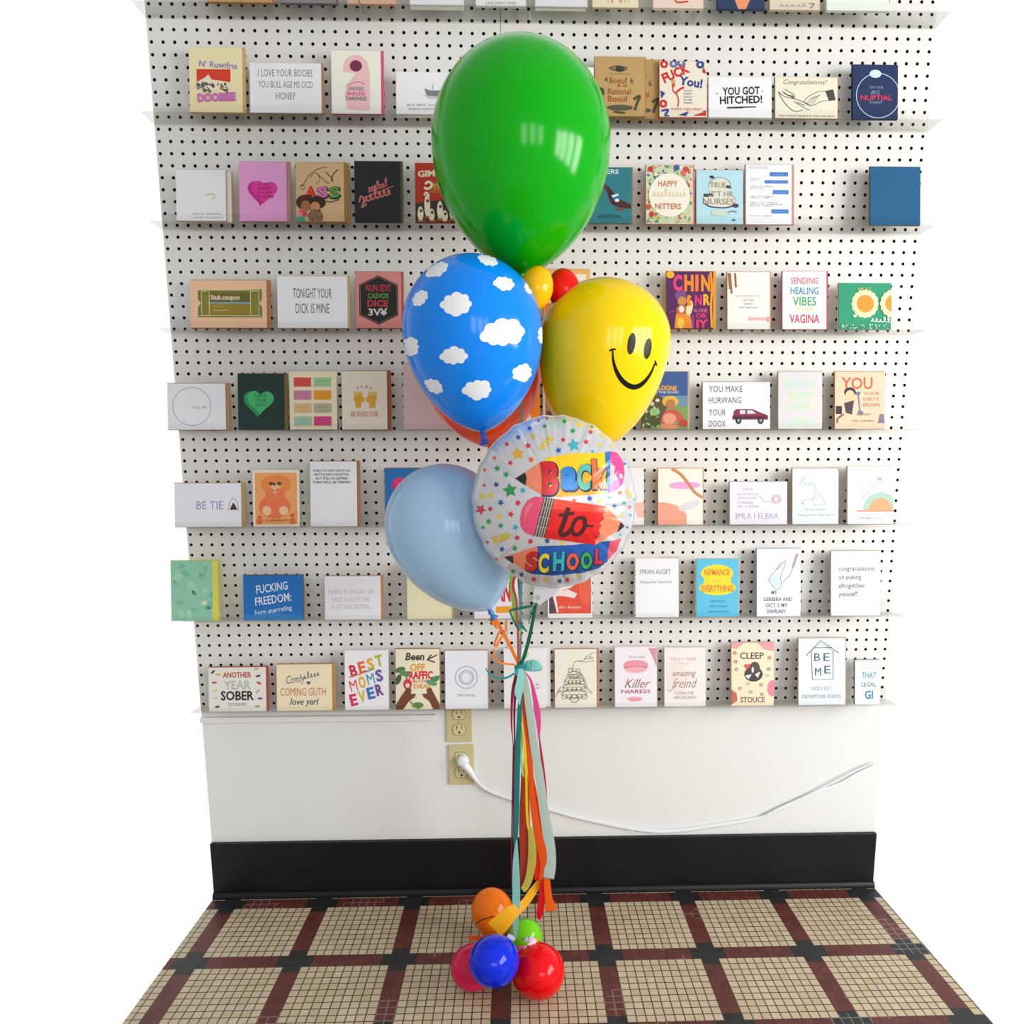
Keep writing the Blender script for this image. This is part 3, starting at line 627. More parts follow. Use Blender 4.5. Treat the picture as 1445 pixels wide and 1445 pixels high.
def a4(a):
    for t, u, v, q in (('S', .35, .29, .4), ('T', .44, .275, .1), ('F', .55, .275, -.1), ('U', .64, .295, -.4)): a.T(t, u, v, .045, '4c4a44', .05, .01, rot=q)
    for u, s in ((.36, 1), (.67, -1)):
        a.P([(u-.07, .53), (u+.07, .53), (u+.06, .63), (u-.06, .63)], 'e0aa2e'); a.E(u, .47, .1, .075, 'e0aa2e', 14); a.E(u+.1*s, .49, .04, .045, 'e0aa2e', 9)
        for k in range(4): a.S([(u-.07+.047*k, .43), (u-.08+.053*k, .355)], .04, 'e8bc4e'); 
    a.T('BE KIND FOR', .5, .735, .085, 'cf7f62', .6)
card(4, 482, 546, 523, 'cream card with two raised yellow hands', 'efe6d2', '9a5f42', 5, a4, stack=0.004, edge='b07a58')
def a4(a): a.T('US', .3, .14, .04, '8d7f80', .18)
card(4, 569, 656, 512, 'large dusty pink card half hidden behind the cloud balloon', 'd9c3c3', 'c9b0ae', 0, a4)
def a4(a):
    a.S([(.52, .2), (.5, .5), (.47, .8), (.46, .98)], .05, '2b3138'); a.P([(.7, 0), (1, 0), (1, 1), (.86, 1), (.7, .6)], 'f0882e'); a.P([(.1, .4), (.4, .2), (.3, .9), (.1, .98)], 'e8c79c')
card(4, 703, 762, 515, 'cream card with a black stroke and an orange side between the cloud and smiley balloons', 'efe7d4', 'd8c4a0', 0, a4)
def a4(a): a.R(.05, .3, .3, .9, 'a07a5c'); a.E(.12, .75, .06, .06, '5a4034')
card(4, 766, 836, 522, 'tan picture card mostly hidden behind the smiley balloon', 'd9c8ac', KRAFT, 0, a4)
def a4(a):
    a.R(0, 0, 1, .42, '3c5c96'); a.R(0, .42, 1, .62, '6a8fae'); a.R(0, .6, 1, 1, '7c9a5c'); a.E(.2, .62, .34, .26, '5a5236', 14); a.E(.14, .85, .3, .14, '48502e', 12)
    a.T('BALLOONS', .46, .28, .08, 'e8a82e', .6, .04, rot=-.04); a.T('ON THE ROAD', .5, .36, .04, 'e8e8e0', .6)
    a.E(.62, .52, .18, .1, 'e3b344', 14); a.E(.62, .56, .11, .08, 'b8784e', 12); a.P([(.42, .8), (.52, .66), (.74, .66), (.9, .78), (.9, .86), (.4, .9)], 'c0564a'); a.E(.6, .82, .15, .1, 'e39a80', 14); a.E(.9, .9, .1, .07, 'b8403c', 9); a.E(.58, .96, .2, .06, 'd9896a', 10); a.E(.34, .5, .05, .03, 'ded6c4', 8); a.E(.22, .56, .05, .04, 'cfc8b0', 8); a.E(.28, .7, .12, .07, '8fb87a', 8)
    a.confetti(24, ['8fb070', '4c6a3c', 'c2c890'], .03, 3, box=(0, .6, .4, 1))
card(4, 906, 971, 524, 'painted storybook card with a figure in a yellow hat, right of the smiley balloon', '4a6a94', 'c0a888', 3, a4)
def a4(a):
    for t, v, w in (('YOU MAKE', .145, .5), ('HURWANG', .385, .48), ('YOUR', .645, .25), ('DOOX', .885, .25)): a.T(t, .09+w/2, v, .135, '4b4b50', w)
    a.P([(.44, .8), (.46, .62), (.5, .575), (.74, .575), (.86, .65), (.96, .7), (.97, .8)], '8a2f48'); a.R(.44, .72, .97, .8, '5f2236'); a.P([(.55, .6), (.63, .6), (.63, .68), (.55, .68)], 'c8d6e2'); a.P([(.66, .6), (.73, .6), (.79, .67), (.66, .68)], 'c8d6e2')
    for u in (.53, .86): a.E(u, .82, .045, .075, '2b2b30'); a.E(u, .82, .022, .036, '9a9aa2', 10)
card(4, 992, 1087, 539, 'white landscape card with a dark red minivan', 'edeff6', 'a8a49c', 0, a4, stack=0.009, edge='9a948c')
def a4(a):
    for t, v, sh, w in (('BECAUSE', .2, .0, .7), ('LIGHTING', .41, .3, .6), ('LUDUR', .6, .2, .54), ('agraaity', .86, .2, .64)): a.T(t, .52, v, .13, '*holo', w, .02, sh)
card(4, 1099, 1161, 524, 'pale grey card with shimmering pastel lettering', 'dcd8da', 'c9b4ae', 1, a4, sleeve=True)
def a4(a):
    a.T('YOU', .44, .2, .2, 'cf6a4c', .62, .02); a.E(.3, .36, .12, .09, '3a3436', 12); a.E(.3, .44, .1, .12, 'e7c9a4', 12); a.P([(.18, .55), (.38, .5), (.34, .75), (.22, .72)], '4a4248'); a.R(.02, .6, .14, .74, '35303a'); a.S([(.18, .74), (.06, .82), (.05, .9)], .04, '8d6a60'); a.S([(.46, .36), (.5, .7)], .025, '6a7a94'); a.E(.51, .72, .06, .04, '6a7a94', 9); a.E(.46, .38, .05, .03, '6a7a94', 9)
    for i, t in enumerate(('YOUR', 'DIRTY', 'BRAIN')): a.T(t, .73, .38+.1*i, .06, 'd98a6a', .32)
    a.T('sister', .58, .74, .05, 'b07a60', .3, 0, .3); a.T('THE CLEANING', .56, .86, .035, '8a6a5c', .45); a.P([(.86, .9), (.9, .74), (.97, .74), (.99, .9)], '7f7390')
card(4, 1179, 1250, 524, 'peach card with big red letters YOU at the right end of the fifth row', 'f0cdb0', KRAFT, 0, a4)

# ---- sixth row
def a5(a):
    a.T('BE TIE', .53, .5, .19, '9a90c0', .4); a.P([(.82, .62), (.84, .44), (.885, .35), (.93, .44), (.95, .62)], 'f4f4f6'); a.S([(.81, .62), (.83, .44), (.885, .35), (.94, .44), (.96, .62)], .006, '55556a'); a.P([(.83, .61), (.86, .5), (.885, .44), (.91, .5), (.945, .61)], '4d3630')
card(5, 246, 340, 682, 'white landscape card with a small brown heap drawing, left end of sixth row', 'eeeef4', 'b89a6c', 5, a5)
def a5(a):
    a.R(.05, .05, .95, .96, 'f4a867'); a.E(.5, .26, .33, .17, 'ef8e4a', 24); a.E(.47, .65, .34, .21, 'ee7a52', 24); a.E(.47, .38, .15, .14, 'f08a54', 18); a.E(.49, .33, .11, .085, 'f6b88a', 14); a.E(.4, .24, .05, .03, '4a4a3c', 9); a.E(.57, .24, .05, .03, '4a4a3c', 9); a.E(.47, .255, .03, .02, '3a3438', 8); a.S([(.4, .33), (.47, .37), (.55, .33)], .015, 'c0503a')
    a.E(.36, .42, .09, .1, 'ef7f4e', 12); a.E(.6, .42, .09, .1, 'ef7f4e', 12); a.E(.3, .72, .1, .085, 'f4c898', 14); a.E(.66, .72, .1, .085, 'f4c898', 14)
    a.E(.14, .9, .07, .06, 'e8724a', 10); a.E(.85, .9, .07, .06, 'e8724a', 10); a.P([(.1, .8), (.2, .82), (.14, .86)], 'd9503c'); a.P([(.78, .8), (.9, .76), (.86, .84)], 'd9503c'); a.T('YOU MAKE ME SOFT', .5, .89, .032, 'a85a34', .48, .02)
card(5, 356, 422, 663, 'orange card with a plump seated bear', 'f3e6d2', None, 0, a5, sleeve=True)
def a5(a):
    for i, t in enumerate(('WHEN YOU AND I GROW OLD,', 'BRITTLE AND FORGETFUL', 'BUT STILL IN SLIPPERS', 'THEN WE\u2019LL BE TERRIFIC')): a.T(t, .47, .14+.06*i, .036, '55555a', .82-.07*(i % 3), .02)
card(5, 437, 503, 651, 'white card with four lines of tiny dark capitals at its top', 'efeff4', 'a8774c', 4, a5)
def a5(a):
    a.heart(.43, .32, .3, 'c22a5e', .2); a.heart(.46, .3, .29, 'e2336c', .2); a.T('you', .42, .28, .1, 'f2c6d2', .3, .03)
card(5, 543, 612, 661, 'blue card with a pink heart half hidden behind the pale blue balloon', '1f6fb4', '8a5a3c', 1, a5)
card(5, 838, 909, 660, 'plain white card half hidden behind the foil balloon', 'f0eef0', 'dcd0c8', 0, lambda a: a.P([(.8, .62), (1, .6), (1, .88), (.86, .86)], 'f0c0ac'))
def a5(a):
    a.E(.02, .86, .62, .26, 'f0a48c', 30, 0, PI/2+.02); a.P([(.0, .6), (.04, .6), (.64, .86), (.64, 1), (0, 1)], 'f0a48c'); a.E(.6, .3, .36, .065, 'e8a8dc', 20, rot=.02); a.E(.7, .66, .26, .07, 'dddbe4', 18, rot=.35)
    a.S([(.3, 0), (.5, .1), (.66, .25), (.82, .42), (1, .52)], .065, 'd08a5c')
card(5, 929, 992, 661, 'abstract cream card with an orange wave and pink shapes', 'f3efe4', 'c8966a', 2, a5)
def a5(a):
    a.T('DEAR', .32, .17, .05, 'a9a4b6', .16); a.T('we all are so', .31, .28, .06, 'a9a4b6', .36); a.T('lucky to be', .3, .37, .06, 'a9a4b6', .3); a.S([(.46, .38), (.54, .36), (.6, .46), (.72, .48)], .008, 'b9a8b8'); a.T('a family', .28, .48, .06, 'a9a4b6', .28); a.T('for a while', .32, .57, .05, 'a9a4b6', .36); a.ring(.81, .41, .075, .012, 'd8a0b8', 20); a.ring(.81, .41, .05, .02, 'e0b0c4', 16)
    a.T('IMLA I ELBRA', .48, .8, .14, 'b9b2d0', .74)
card(5, 1030, 1111, 680, 'lilac white landscape card with pale script and a rosy snail', 'e8e5f0', 'b9b0a8', 0, a5, stack=0.006, edge='c2b6aa')
def a5(a):
    o = 'a9b4bc'
    a.S([(.16, .3), (.25, .16), (.26, .28), (.33, .27), (.42, .32)], .012, o); a.S([(.36, .3), (.44, .25), (.52, .42), (.44, .62), (.72, .64), (.56, .44)], .012, o); a.S([(.2, .62), (.28, .56), (.4, .56), (.46, .52)], .012, o); a.S([(.24, .64), (.2, .62)], .03, o)
    a.T('DEAR HEART', .5, .74, .035, 'a0a8ae', .48); a.T('hang your hat here', .52, .83, .04, 'a0a8ae', .76)
card(5, 1119, 1184, 661, 'pale blue card with a faint sketch of a stretching figure', 'dfe8ef', 'b9a488', 1, a5, sleeve=True)
def a5(a):
    for r, c in ((.38, 'a9cdbc'), (.26, 'f0a878')): a.E(.72, .76, r, r*a.W/a.H, c, 24, 0, PI)
    a.R(.2, .76, 1, .79, 'f09a7c'); a.heart(.7, .22, .05, 'f0a080'); a.confetti(14, ['f2b294'], .014, 6, box=(.2, .15, .6, .4))
    for i, t in enumerate('LETS DO'): a.T(t, .3+.055*i, .56-.04*i, .04, '8a8a94', .03) if t != ' ' else None
    a.T('THANKS A LOT', .5, .9, .035, '9a9aa0', .5)
card(5, 1197, 1262, 658, 'white card with a rainbow arch at the right end of the sixth row', 'f0eff2', 'c8c0b8', 0, a5)

# ---- seventh row
def a6(a):
    a.confetti(30, ['a8dcc4', '7cc4a8', '9ad0b0'], .1, 2); a.R(.88, .0, 1, 1, 'e8dc5c'); a.E(.7, .7, .06, .04, 'dfe6c0', 9)
card(6, 240, 307, 792, 'mint green card with a yellow edge at the left end of the seventh row', '96d2b4', 'd8d26a', 1, a6)
def a6(a):
    a.T('FUCKING', .48, .27, .18, 'e8eef6', .54, .01, .1, rot=.14); a.T('FREEDOM:', .5, .53, .18, 'e8eef6', .62, .01, .1, rot=.14); a.T('born quarreling', .5, .77, .11, 'cfdff0', .64, .01, .2, rot=.14); a.P([(0, .88), (.5, .84), (1, .9), (1, 1), (0, 1)], '3a86cc')
card(6, 343, 427, 812, 'bright blue landscape card with slanted white capitals', '2272c0', '6d6a62', 1, a6, sleeve=False)
def a6(a):
    for t, v, w in (('FLARRE IN THE DAY DB', .355, .8), ('I ROT & LIGHT THE', .535, .66), ('0.127 0.06 DETAIL', .7, .68)): a.T(t, .47, v, .105, 'c9b4a0', w)
card(6, 458, 537, 813, 'white landscape card with three lines of pale tan capitals', 'ecebf1', 'b78a60', 4, a6)
card(6, 574, 636, 795, 'plain pale yellow card below the pale blue balloon', 'ece4bd', 'cdb784', 2)
def a6(a):
    for i in range(5): a.R(.42+.1*i, .04, .48+.1*i, .36, ('d070d0', 'e48ad8')[i % 2])
    a.T('HIAN!', .6, .52, .32, 'd8323a', .62, .04); a.R(.5, .78, .96, .9, 'efa02c')
card(6, 669, 730, 795, 'card with purple stripes and red capitals below the foil balloon', 'efe9f2', 'e8e6e6', 0, a6, stack=0.006)
def a6(a):
    a.R(.03, .02, .97, .92, 'e4513a'); a.P([(.03, .5), (.14, .5), (.22, .9), (.03, .92)], '59405a'); a.P([(.08, .5), (.4, .3), (.62, .22), (.6, .4), (.46, .48), (.66, .56), (.6, .64), (.34, .6), (.18, .6), (.24, .9), (.2, .9)], 'efe2dc'); a.E(.84, .5, .14, .26, 'e8624a', 16); a.T('for hours', .5, .8, .05, 'f0d8cc', .5, .01, .3)
    a.S([(.36, .5), (.5, .46), (.6, .5)], .014, 'c46a54')
card(6, 773, 836, 795, 'red orange card with a white hand below the foil balloon', 'f2eef0', 'd8d0cc', 0, a6)
def a6(a):
    a.T('SPRIAN AUGRT', .46, .23, .085, '6a6a70', .72); a.T('Sleepover Summit.', .48, .4, .05, '77777c', .74)
card(6, 897, 958, 788, 'white card with a small grey two-line heading', 'f0f0f5', 'c8b49c', 1, a6, sleeve=True)
def a6(a):
    a.E(.49, .25, .38, .15, 'f2dc2c', 26); a.E(.5, .5, .43, .13, 'f2dc2c', 26); a.R(.18, .3, .82, .46, 'f2dc2c'); a.T('NIFMANCE', .49, .23, .1, 'dd8a3a', .6, .03); a.T('your', .5, .375, .05, 'cfb95a', .2, 0, .2); a.T('EVERYTHING', .5, .51, .11, 'dd8a3a', .76, .03)
    for i, t in enumerate(('BIRTHDAY,', 'EVERYTHING', 'AND BOOKISH')): a.T(t, .52, .73+.09*i, .035, '3f8aa4', .36+.07*i, 0, .2)
card(6, 983, 1043, 789, 'sky blue card with a yellow blob and orange capitals', '5cbfe0', 'b8a68a', 1, a6, sleeve=True)
def a6(a):
    o = '7f8fa2'
    a.P([(.26, .46), (.44, .36), (.54, .5), (.44, .58)], 'cfe2f0'); a.S([(.26, .46), (.42, .32), (.6, .2), (.66, .18), (.62, .28), (.54, .42), (.56, .54), (.44, .6), (.26, .46)], .014, o); a.S([(.46, .31), (.58, .24), (.54, .2), (.46, .31)], .01, o); a.S([(.58, .5), (.74, .4), (.82, .28), (.86, .16)], .012, '6a6f8a'); a.S([(.82, .28), (.9, .12), (.94, .08)], .06, 'b8a0a0')
    for t, v, w in (('MY', .645, .14), ('GERBERA AND', .745, .66), ('OCT 2 MY', .835, .5), ('SWEAF!', .925, .42)): a.T(t, .4+(w-.14)*.15, v, .055, '6d7484', w, .015)
card(6, 1069, 1131, 775, 'white card with a tilted bottle drawing and grey capitals', 'f1f2f7', 'a7bfd8', 0, a6, stack=0.007, edge='b8c4d4', sleeve=True)
def a6(a):
    for i, (t, w) in enumerate((('congratulations', .72), ('on puking', .46), ('altogether', .54), ('yousef!', .38))): a.T(t, .15+w/2, .27+.13*i, .07, '70767e', w, .015)
card(6, 1174, 1244, 778, 'pale grey card reading congratulations in lower case at the right end of the seventh row', 'e6ebf1', 'b8b6b2', 0, a6, sleeve=True)

# ---- bottom row
def a7(a):
    a.T('ANOTHER', .5, .17, .12, 'b0503a', .5, .03); a.T('YEAR', .5, .4, .19, 'b3bab8', .47, .02); a.T('SOBER', .5, .64, .2, '2f3238', .58, .03); a.T('DIOGENES', .5, .84, .07, '8a9294', .32, .01)
    for u, v, c, q in ((.08, .1, '3c527e', .7), (.17, .16, 'd8b84c', 0), (.1, .34, 'c8503c', 0), (.84, .04, 'd8b070', 0), (.87, .2, '34477c', .3), (.88, .36, 'c0503c', -.6), (.12, .52, 'ded0a0', 0), (.12, .69, 'ded0a0', 0), (.86, .55, 'a8c49a', .7), (.9, .71, '5a4a9a', 0), (.15, .89, '2f5a7a', .2), (.85, .89, 'a8a850', 0)): a.E(u, v, .045, .025, c, 9, rot=q)
card(7, 294, 375, 942, 'cream landscape card reading ANOTHER YEAR SOBER with confetti', 'eae6dc', 'a84a44', 3, a7)
def a7(a):
    a.T('Comfy', .34, .31, .17, '4a5170', .34, 0, .25, rot=.12); a.script(.48, .78, .28, .13, 5, .016, '4a5170', -.08, 6); a.heart(.58, .4, .04, '4a5170'); a.T('COMING GUTH', .48, .59, .17, 'c8764e', .82); a.T('love yarl', .5, .8, .14, '3d4568', .52, .01, .25)
card(7, 390, 468, 938, 'cream landscape card with orange capitals between two lines of navy script', 'f0e2c0', 'b48c5c', 5, a7)
def a7(a):
    pal = {'B': 'd63a3e', 'E': 'e8703a', 'S': 'e0b42e', 'T': 'b8be3a'}
    rows = (('BEST', .28, ('cf3a52', 'ea6a3a', 'e6b032', 'b7bc3c')), ('MOMS', .53, ('e2452f', 'e8b22e', '2f9ab4', '7a58a8')), ('EVER', .77, ('d83a58', 'd9c634', '3a78c0', '7a4a9c')))
    for t, v, cs in rows:
        for i, c in enumerate(t): a.T(c, .2+.2*i, v-.055*i+.055, .185, cs[i], .17, .0 if c == 'M' else .04, rot=.22)
    a.S([(.1, .45), (.42, .38)], .025, 'ea6a3a', False); a.S([(.48, .36), (.68, .31)], .025, '2f9ab4', False)
card(7, 486, 547, 919, 'white card with big rainbow letters BEST MOMS EVER', 'f1f0f5', 'd8d4d4', 1, a7)
def a7(a):
    a.T('Been', .44, .12, .12, '3d3a33', .44, .03, .2); a.T('OFF', .5, .3, .11, 'e2a33a', .34, .04); a.T('TRAFFIC', .52, .43, .12, 'd2404c', .66, .05); a.T('BLOWER', .64, .53, .05, 'd8763a', .5, .02); a.T('DEAL', .62, .615, .07, 'd89a3a', .42, .03)
    a.E(.27, .58, .1, .09, 'd23c44', 14); a.E(.27, .6, .05, .04, 'f0d8c8', 9)
    a.S([(.72, .18), (.86, .13), (.95, .1)], [.03]*13, '4b4f4a'); a.S([(.74, .18), (.9, .22)], .03, '4b4f4a'); a.S([(.72, .19), (.82, .09)], .03, '4b4f4a')
    for u, v, q, c in ((.1, .34, .3, '4f7a4a'), (.2, .4, -.4, '5f8f58'), (.9, .5, .5, '4c8a68'), (.06, .5, 1.2, '3f5f42'), (.82, .56, -.3, '5f9a70')): a.E(u, v, .13, .045, c, 12, rot=q)
    sk = '7a452f'
    a.P([(0, .92), (.12, .78), (.26, .64), (.36, .66), (.34, .74), (.46, .74), (.42, .8), (.3, .86), (.16, 1), (0, 1)], sk); a.P([(1, .92), (.9, .78), (.8, .64), (.7, .66), (.72, .74), (.6, .74), (.64, .8), (.76, .86), (.86, 1), (1, 1)], sk)
    a.E(.5, .93, .13, .05, '5f8f4a', 12); a.S([(.32, .86), (.42, .94), (.54, .99)], .03, '6d9a50'); a.E(.46, .8, .04, .02, 'c8dcd2', 8)
card(7, 558, 620, 917, 'cream card with leaves, red capitals and two brown hands', 'efe6cb', 'a2744e', 1, a7)
def a7(a):
    for r in (.27, .25, .17, .155, .12): a.ring(.5, .46, r, .009, '8f98a6', 30)
    a.ring(.5, .46, .26, .02, 'c6d2e2', 30); a.T('ONE FOR ALL', .5, .765, .045, '9a9ca4', .44)
card(7, 628, 688, 919, 'pale white card with concentric ring outlines', 'edeef5', 'b98c72', 1, a7)
card(7, 717, 777, 916, 'plain white card standing behind the one under the ribbon bow', 'f0efed', 'e6e2dc', 0, None, dy=0.010)
def a7(a): a.T('de', .8, .6, .04, '4a6a78', .1); a.T('us', .8, .655, .035, '4a6a78', .1)
card(7, 711, 770, 916, 'pale grey card hanging directly behind the teal ribbon bow', 'ecebea', None, 0, a7, dy=-0.001)
def a7(a):
    o = '77614e'
    a.S([(.44, .36), (.46, .24), (.55, .2), (.68, .2), (.78, .12), (.95, .06)], .012, o); a.S([(.55, .2), (.72, .22), (.95, .2)], .012, o); a.T('Life', .82, .145, .06, o, .2, 0, .3); a.S([(.44, .3), (.45, .38)], .012, o)
    for v, rx, h in ((.43, .15, .05), (.53, .23, .055), (.64, .27, .06), (.76, .3, .07)):
        n = 5
        a.ring(.47, v, rx, .011, o, 24, ry=h*a.H/a.W)
        for i in range(n): a.ring(.47+rx*(-.8+1.6*i/(n-1)), v+h*.7, .06, .01, o, 12)
    a.ring(.38, .36, .05, .011, o, 12); a.ring(.56, .37, .05, .011, o, 12); a.ring(.47, .84, .1, .012, o, 16)
    a.S([(.62, .4), (.72, .52), (.78, .66), (.9, .76)], .011, o); a.S([(.14, .7), (.06, .76), (.04, .82)], .011, o); a.S([(.16, .64), (.08, .72), (.2, .72)], .011, o)
card(7, 783, 842, 917, 'cream card with a brown line drawing of a piled cake being drizzled', 'eee9dc', 'b88468', 4, a7)
def a7(a):
    a.P([(.8, .02), (1, .02), (1, .34), (.9, .16)], 'd895a4'); a.T('TINA HAN', .52, .165, .03, '8c8a90', .4, .01); a.E(.5, .3, .3, .085, 'e79ca8', 20); a.R(.22, .32, .78, .36, 'd87f90'); a.E(.5, .38, .26, .05, 'eeb0ba', 18); a.T('Killer', .54, .605, .15, '9a6a6c', .62, 0, .45); a.T('NIARESS', .5, .74, .06, 'b04a6c', .7, .01); a.E(.48, .86, .19, .03, 'eeb0ba', 14); a.E(.48, .88, .15, .025, 'e79ca8', 14)
card(7, 868, 927, 914, 'pale card with a pink macaron and pink capitals', 'f0eaf0', 'd8c8c4', 1, a7)
def a7(a):
    a.T('TRULY HAIR', .46, .19, .055, 'c9a49a', .64); a.S([(.32, .27), (.62, .27)], .006, 'c9a49a'); a.T('amazing', .48, .43, .1, '9d7a70', .58, 0, .3); a.T('freind', .5, .6, .16, 'b08a80', .62, 0, .45); a.S([(.08, .7), (.14, .74), (.24, .66), (.34, .58)], .014, 'b08a80'); a.T('CLEAN THE', .48, .77, .05, 'b79a90', .46); a.T('NECKLINES', .5, .845, .05, 'b79a90', .54); a.E(.3, .5, .26, .3, 'efe2da', 20); a.L.insert(0, a.L.pop())
card(7, 938, 996, 915, 'blush white card with flowing script amazing', 'f1e9e8', 'e2d8d4', 1, a7, sleeve=True)
def a7(a):
    a.E(.96, .73, .12, .13, 'e98aa0', 16); a.P([(0, .74), (.12, .8), (.14, .92), (0, .98)], 'c2685c'); a.P([(0, 0), (.3, 0), (.12, .1), (0, .08)], 'e8a0a4'); a.P([(.62, 0), (1, 0), (1, .14), (.74, .1)], 'e8a0a4')
    a.T('CLEEP', .48, .205, .1, '4c4648', .56, .015); a.T('STOUCE', .5, .905, .085, '6a5250', .58, .015)
    a.heart(.38, .38, .09, 'd85a64'); a.E(.52, .5, .22, .12, '4a4448', 14); a.E(.55, .4, .12, .1, '5a4c4a', 12); a.P([(.32, .52), (.48, .5), (.4, .58)], 'f0ece4'); a.P([(.55, .5), (.68, .46), (.62, .56)], 'f0ece4'); a.E(.5, .43, .03, .05, 'e8e0d8', 8)
    for u, v, c in ((.08, .16, 'd8686c'), (.1, .3, 'd8686c'), (.2, .72, 'd98a90'), (.7, .67, 'd98a90'), (.72, .82, '9aa8c0'), (.12, .42, '9aa8c0'), (.88, .42, '9a9ab0'), (.46, .78, 'aab6c4'), (.9, .24, 'c88a90'), (.86, .52, 'c8d0dc'), (.4, .65, 'd8c8b0')): a.ring(u, v, .03, .022, c, 10)
card(7, 1033, 1093, 908, 'cream card dotted with pink petals around a dark dessert drawing', 'f0e3c2', 'c8aaa2', 0, a7, sleeve=True)
def a7(a):
    o = '3f5a66'
    a.S([(.16, .26), (.47, .03), (.86, .22)], .018, o, False); a.S([(.27, .2), (.3, .62), (.74, .62), (.74, .2)], .018, o, False); a.S([(.34, .14), (.72, .14)], .016, o, False); a.S([(.27, .2), (.47, .06), (.76, .2)], .01, o, False)
    for t, u, v in (('B', .4, .28), ('E', .6, .28), ('M', .42, .5), ('E', .62, .47)): a.T(t, u, v, .12, o, .13)
    a.T('HOLY EXT', .5, .75, .06, 'a9b4b8', .42); a.T('ENDRNPSONE DUARDE', .5, .87, .06, 'a9b4b8', .84)
card(7, 1128, 1194, 902, 'pale blue card with a child-like house outline', 'e4ecf2', 'c4b2a0', 2, a7, sleeve=True)
def a7(a):
    a.S([(.2, .18), (.95, .18)], .02, '8a9cae', False); a.T('THAT', .56, .34, .13, '5a9ac0', .6, .02); a.T('LEGAL', .56, .55, .09, '4a7a98', .6, .02); a.T('GI', .56, .78, .18, '3f86b4', .34, .03)
card(7, 1207, 1242, 932, 'small white card with blue capitals at the right end of the bottom row', 'eff0f3', '8f8c94', 0, a7)

# name each ledge by the cards that stand on it
for root, row, x0, x1 in LEDGES:
    here = sorted([(x, c['label']) for r, x, c in CARDS if r == row and x0 <= x < x1])
    if here:
        root['label'] = ' '.join(('clear acrylic ledge of the '+ROWN[row]+' row under the '+here[0][1].split(' at the ')[0].split(' on the ')[0]).split()[:16])
    else: root['label'] = 'clear acrylic ledge of the '+ROWN[row]+' row behind the balloons'

# ------------------------------------------------------------------ outlets and cord on the lower wall
def outlet(cx, cz, label, half=False):
    root = empty('wall_outlet', (cx, 0.0015, cz), label, 'outlet', 'almond duplex outlets')
    M = pmat('cdc493', 0.45, 0.4, key='_plate')
    bm = bmesh.new(); bx(bm, -0.0335, 0.0335, -0.0055, 0, -0.0545, 0.0545, 0.002); o = link('cover_plate', fin(bm, 'cover_plate'), root); o.data.materials.append(M)
    bm = bmesh.new(); bmesh.ops.create_uvsphere(bm, u_segments=12, v_segments=6, radius=0.0035, matrix=Matrix.Translation((0, -0.0055, 0)) @ Matrix.Diagonal((1, .4, 1, 1)))
    o = link('screw', fin(bm, 'screw'), root, True); o.data.materials.append(pmat('b9b083', 0.35, 0.5, key='_screw'))
    for s in (0.0205, -0.0205):
        bm = bmesh.new(); A = Art(0.04, 0.04)
        ring = [(0.0168*math.cos(t*PI/20), max(-0.0138, min(0.0138, 0.0168*math.sin(t*PI/20)))) for t in range(40)]
        va = [bm.verts.new((x, -0.0055, y+s)) for x, y in ring]; vb = [bm.verts.new((x, -0.0068, y+s)) for x, y in ring]
        for k in range(40): bm.faces.new((va[k], va[(k+1) % 40], vb[(k+1) % 40], vb[k]))
        bm.faces.new(vb)
        mats = ['d6cd9f']; A.L = []
        for x0, x1, h in ((-.0072, -.0052, .0095), (.0052, .0072, .008)): A.add(ptris([(x0, s+.0055-h/2), (x1, s+.0055-h/2), (x1, s+.0055+h/2), (x0, s+.0055+h/2)]), '1a1712')
        A.add(ptris([(.0026*math.cos(t), s-.0075+.003*math.sin(t)) for t in [q*PI/8 for q in range(16)]]), '1a1712')
        A.add(strokepoly([(0.0172*math.cos(t*PI/20), s+max(-0.0142, min(0.0142, 0.0172*math.sin(t*PI/20)))) for t in range(41)], 0.0009), '6f6747')
        A.flush(bm, mats, -0.0068, 0.00006, False)
        bmesh.ops.recalc_face_normals(bm, faces=[f for f in bm.faces if f.material_index == 0])
        o = link('receptacle', fin(bm, 'receptacle'), root)
        for c in mats: o.data.materials.append(pmat(c, 0.45, 0.4, key='_rec'))
    return root
p = at(648, 1024, -0.003); outlet(p.x, at(648, 1047, -0.003).z+0.0545, 'almond wall outlet directly under the bottom ledge, nothing plugged in')
p = at(651, 1079, -0.003); OUT2 = outlet(p.x, p.z, 'lower almond wall outlet with the white plug in its upper socket')
cord = empty('power_cord', (p.x, -0.006, p.z+0.02), 'white power cord plugged into the lower outlet and swagged along the wall', 'power cord')
WP = pmat('eef0f4', 0.35, 0.5, key='_cord')
def world(o): o.matrix_parent_inverse = Matrix.Translation(-o.parent.location); return o
bm = bmesh.new(); q = at(653, 1075, -0.018)
rings = []
for yy, r in ((-0.0055, 0.0155), (-0.011, 0.0158), (-0.019, 0.0150), (-0.0235, 0.012), (-0.025, 0.006)):
    rings.append([bm.verts.new((q.x+r*math.cos(t*PI/12), yy, q.z+r*math.sin(t*PI/12))) for t in range(24)])
for a, b in zip(rings, rings[1:]):
    for k in range(24): bm.faces.new((a[k], a[(k+1) % 24], b[(k+1) % 24], b[k]))
bm.faces.new(rings[-1]); bmesh.ops.recalc_face_normals(bm, faces=bm.faces)
pl = crom([tuple(at(655, 1079, -0.016)), tuple(at(662, 1087, -0.017)), tuple(at(668, 1096, -0.014)), tuple(at(674, 1104, -0.009))], 5)
tube(bm, pl, [0.0115-0.0075*i/(len(pl)-1) for i in range(len(pl))], 12)
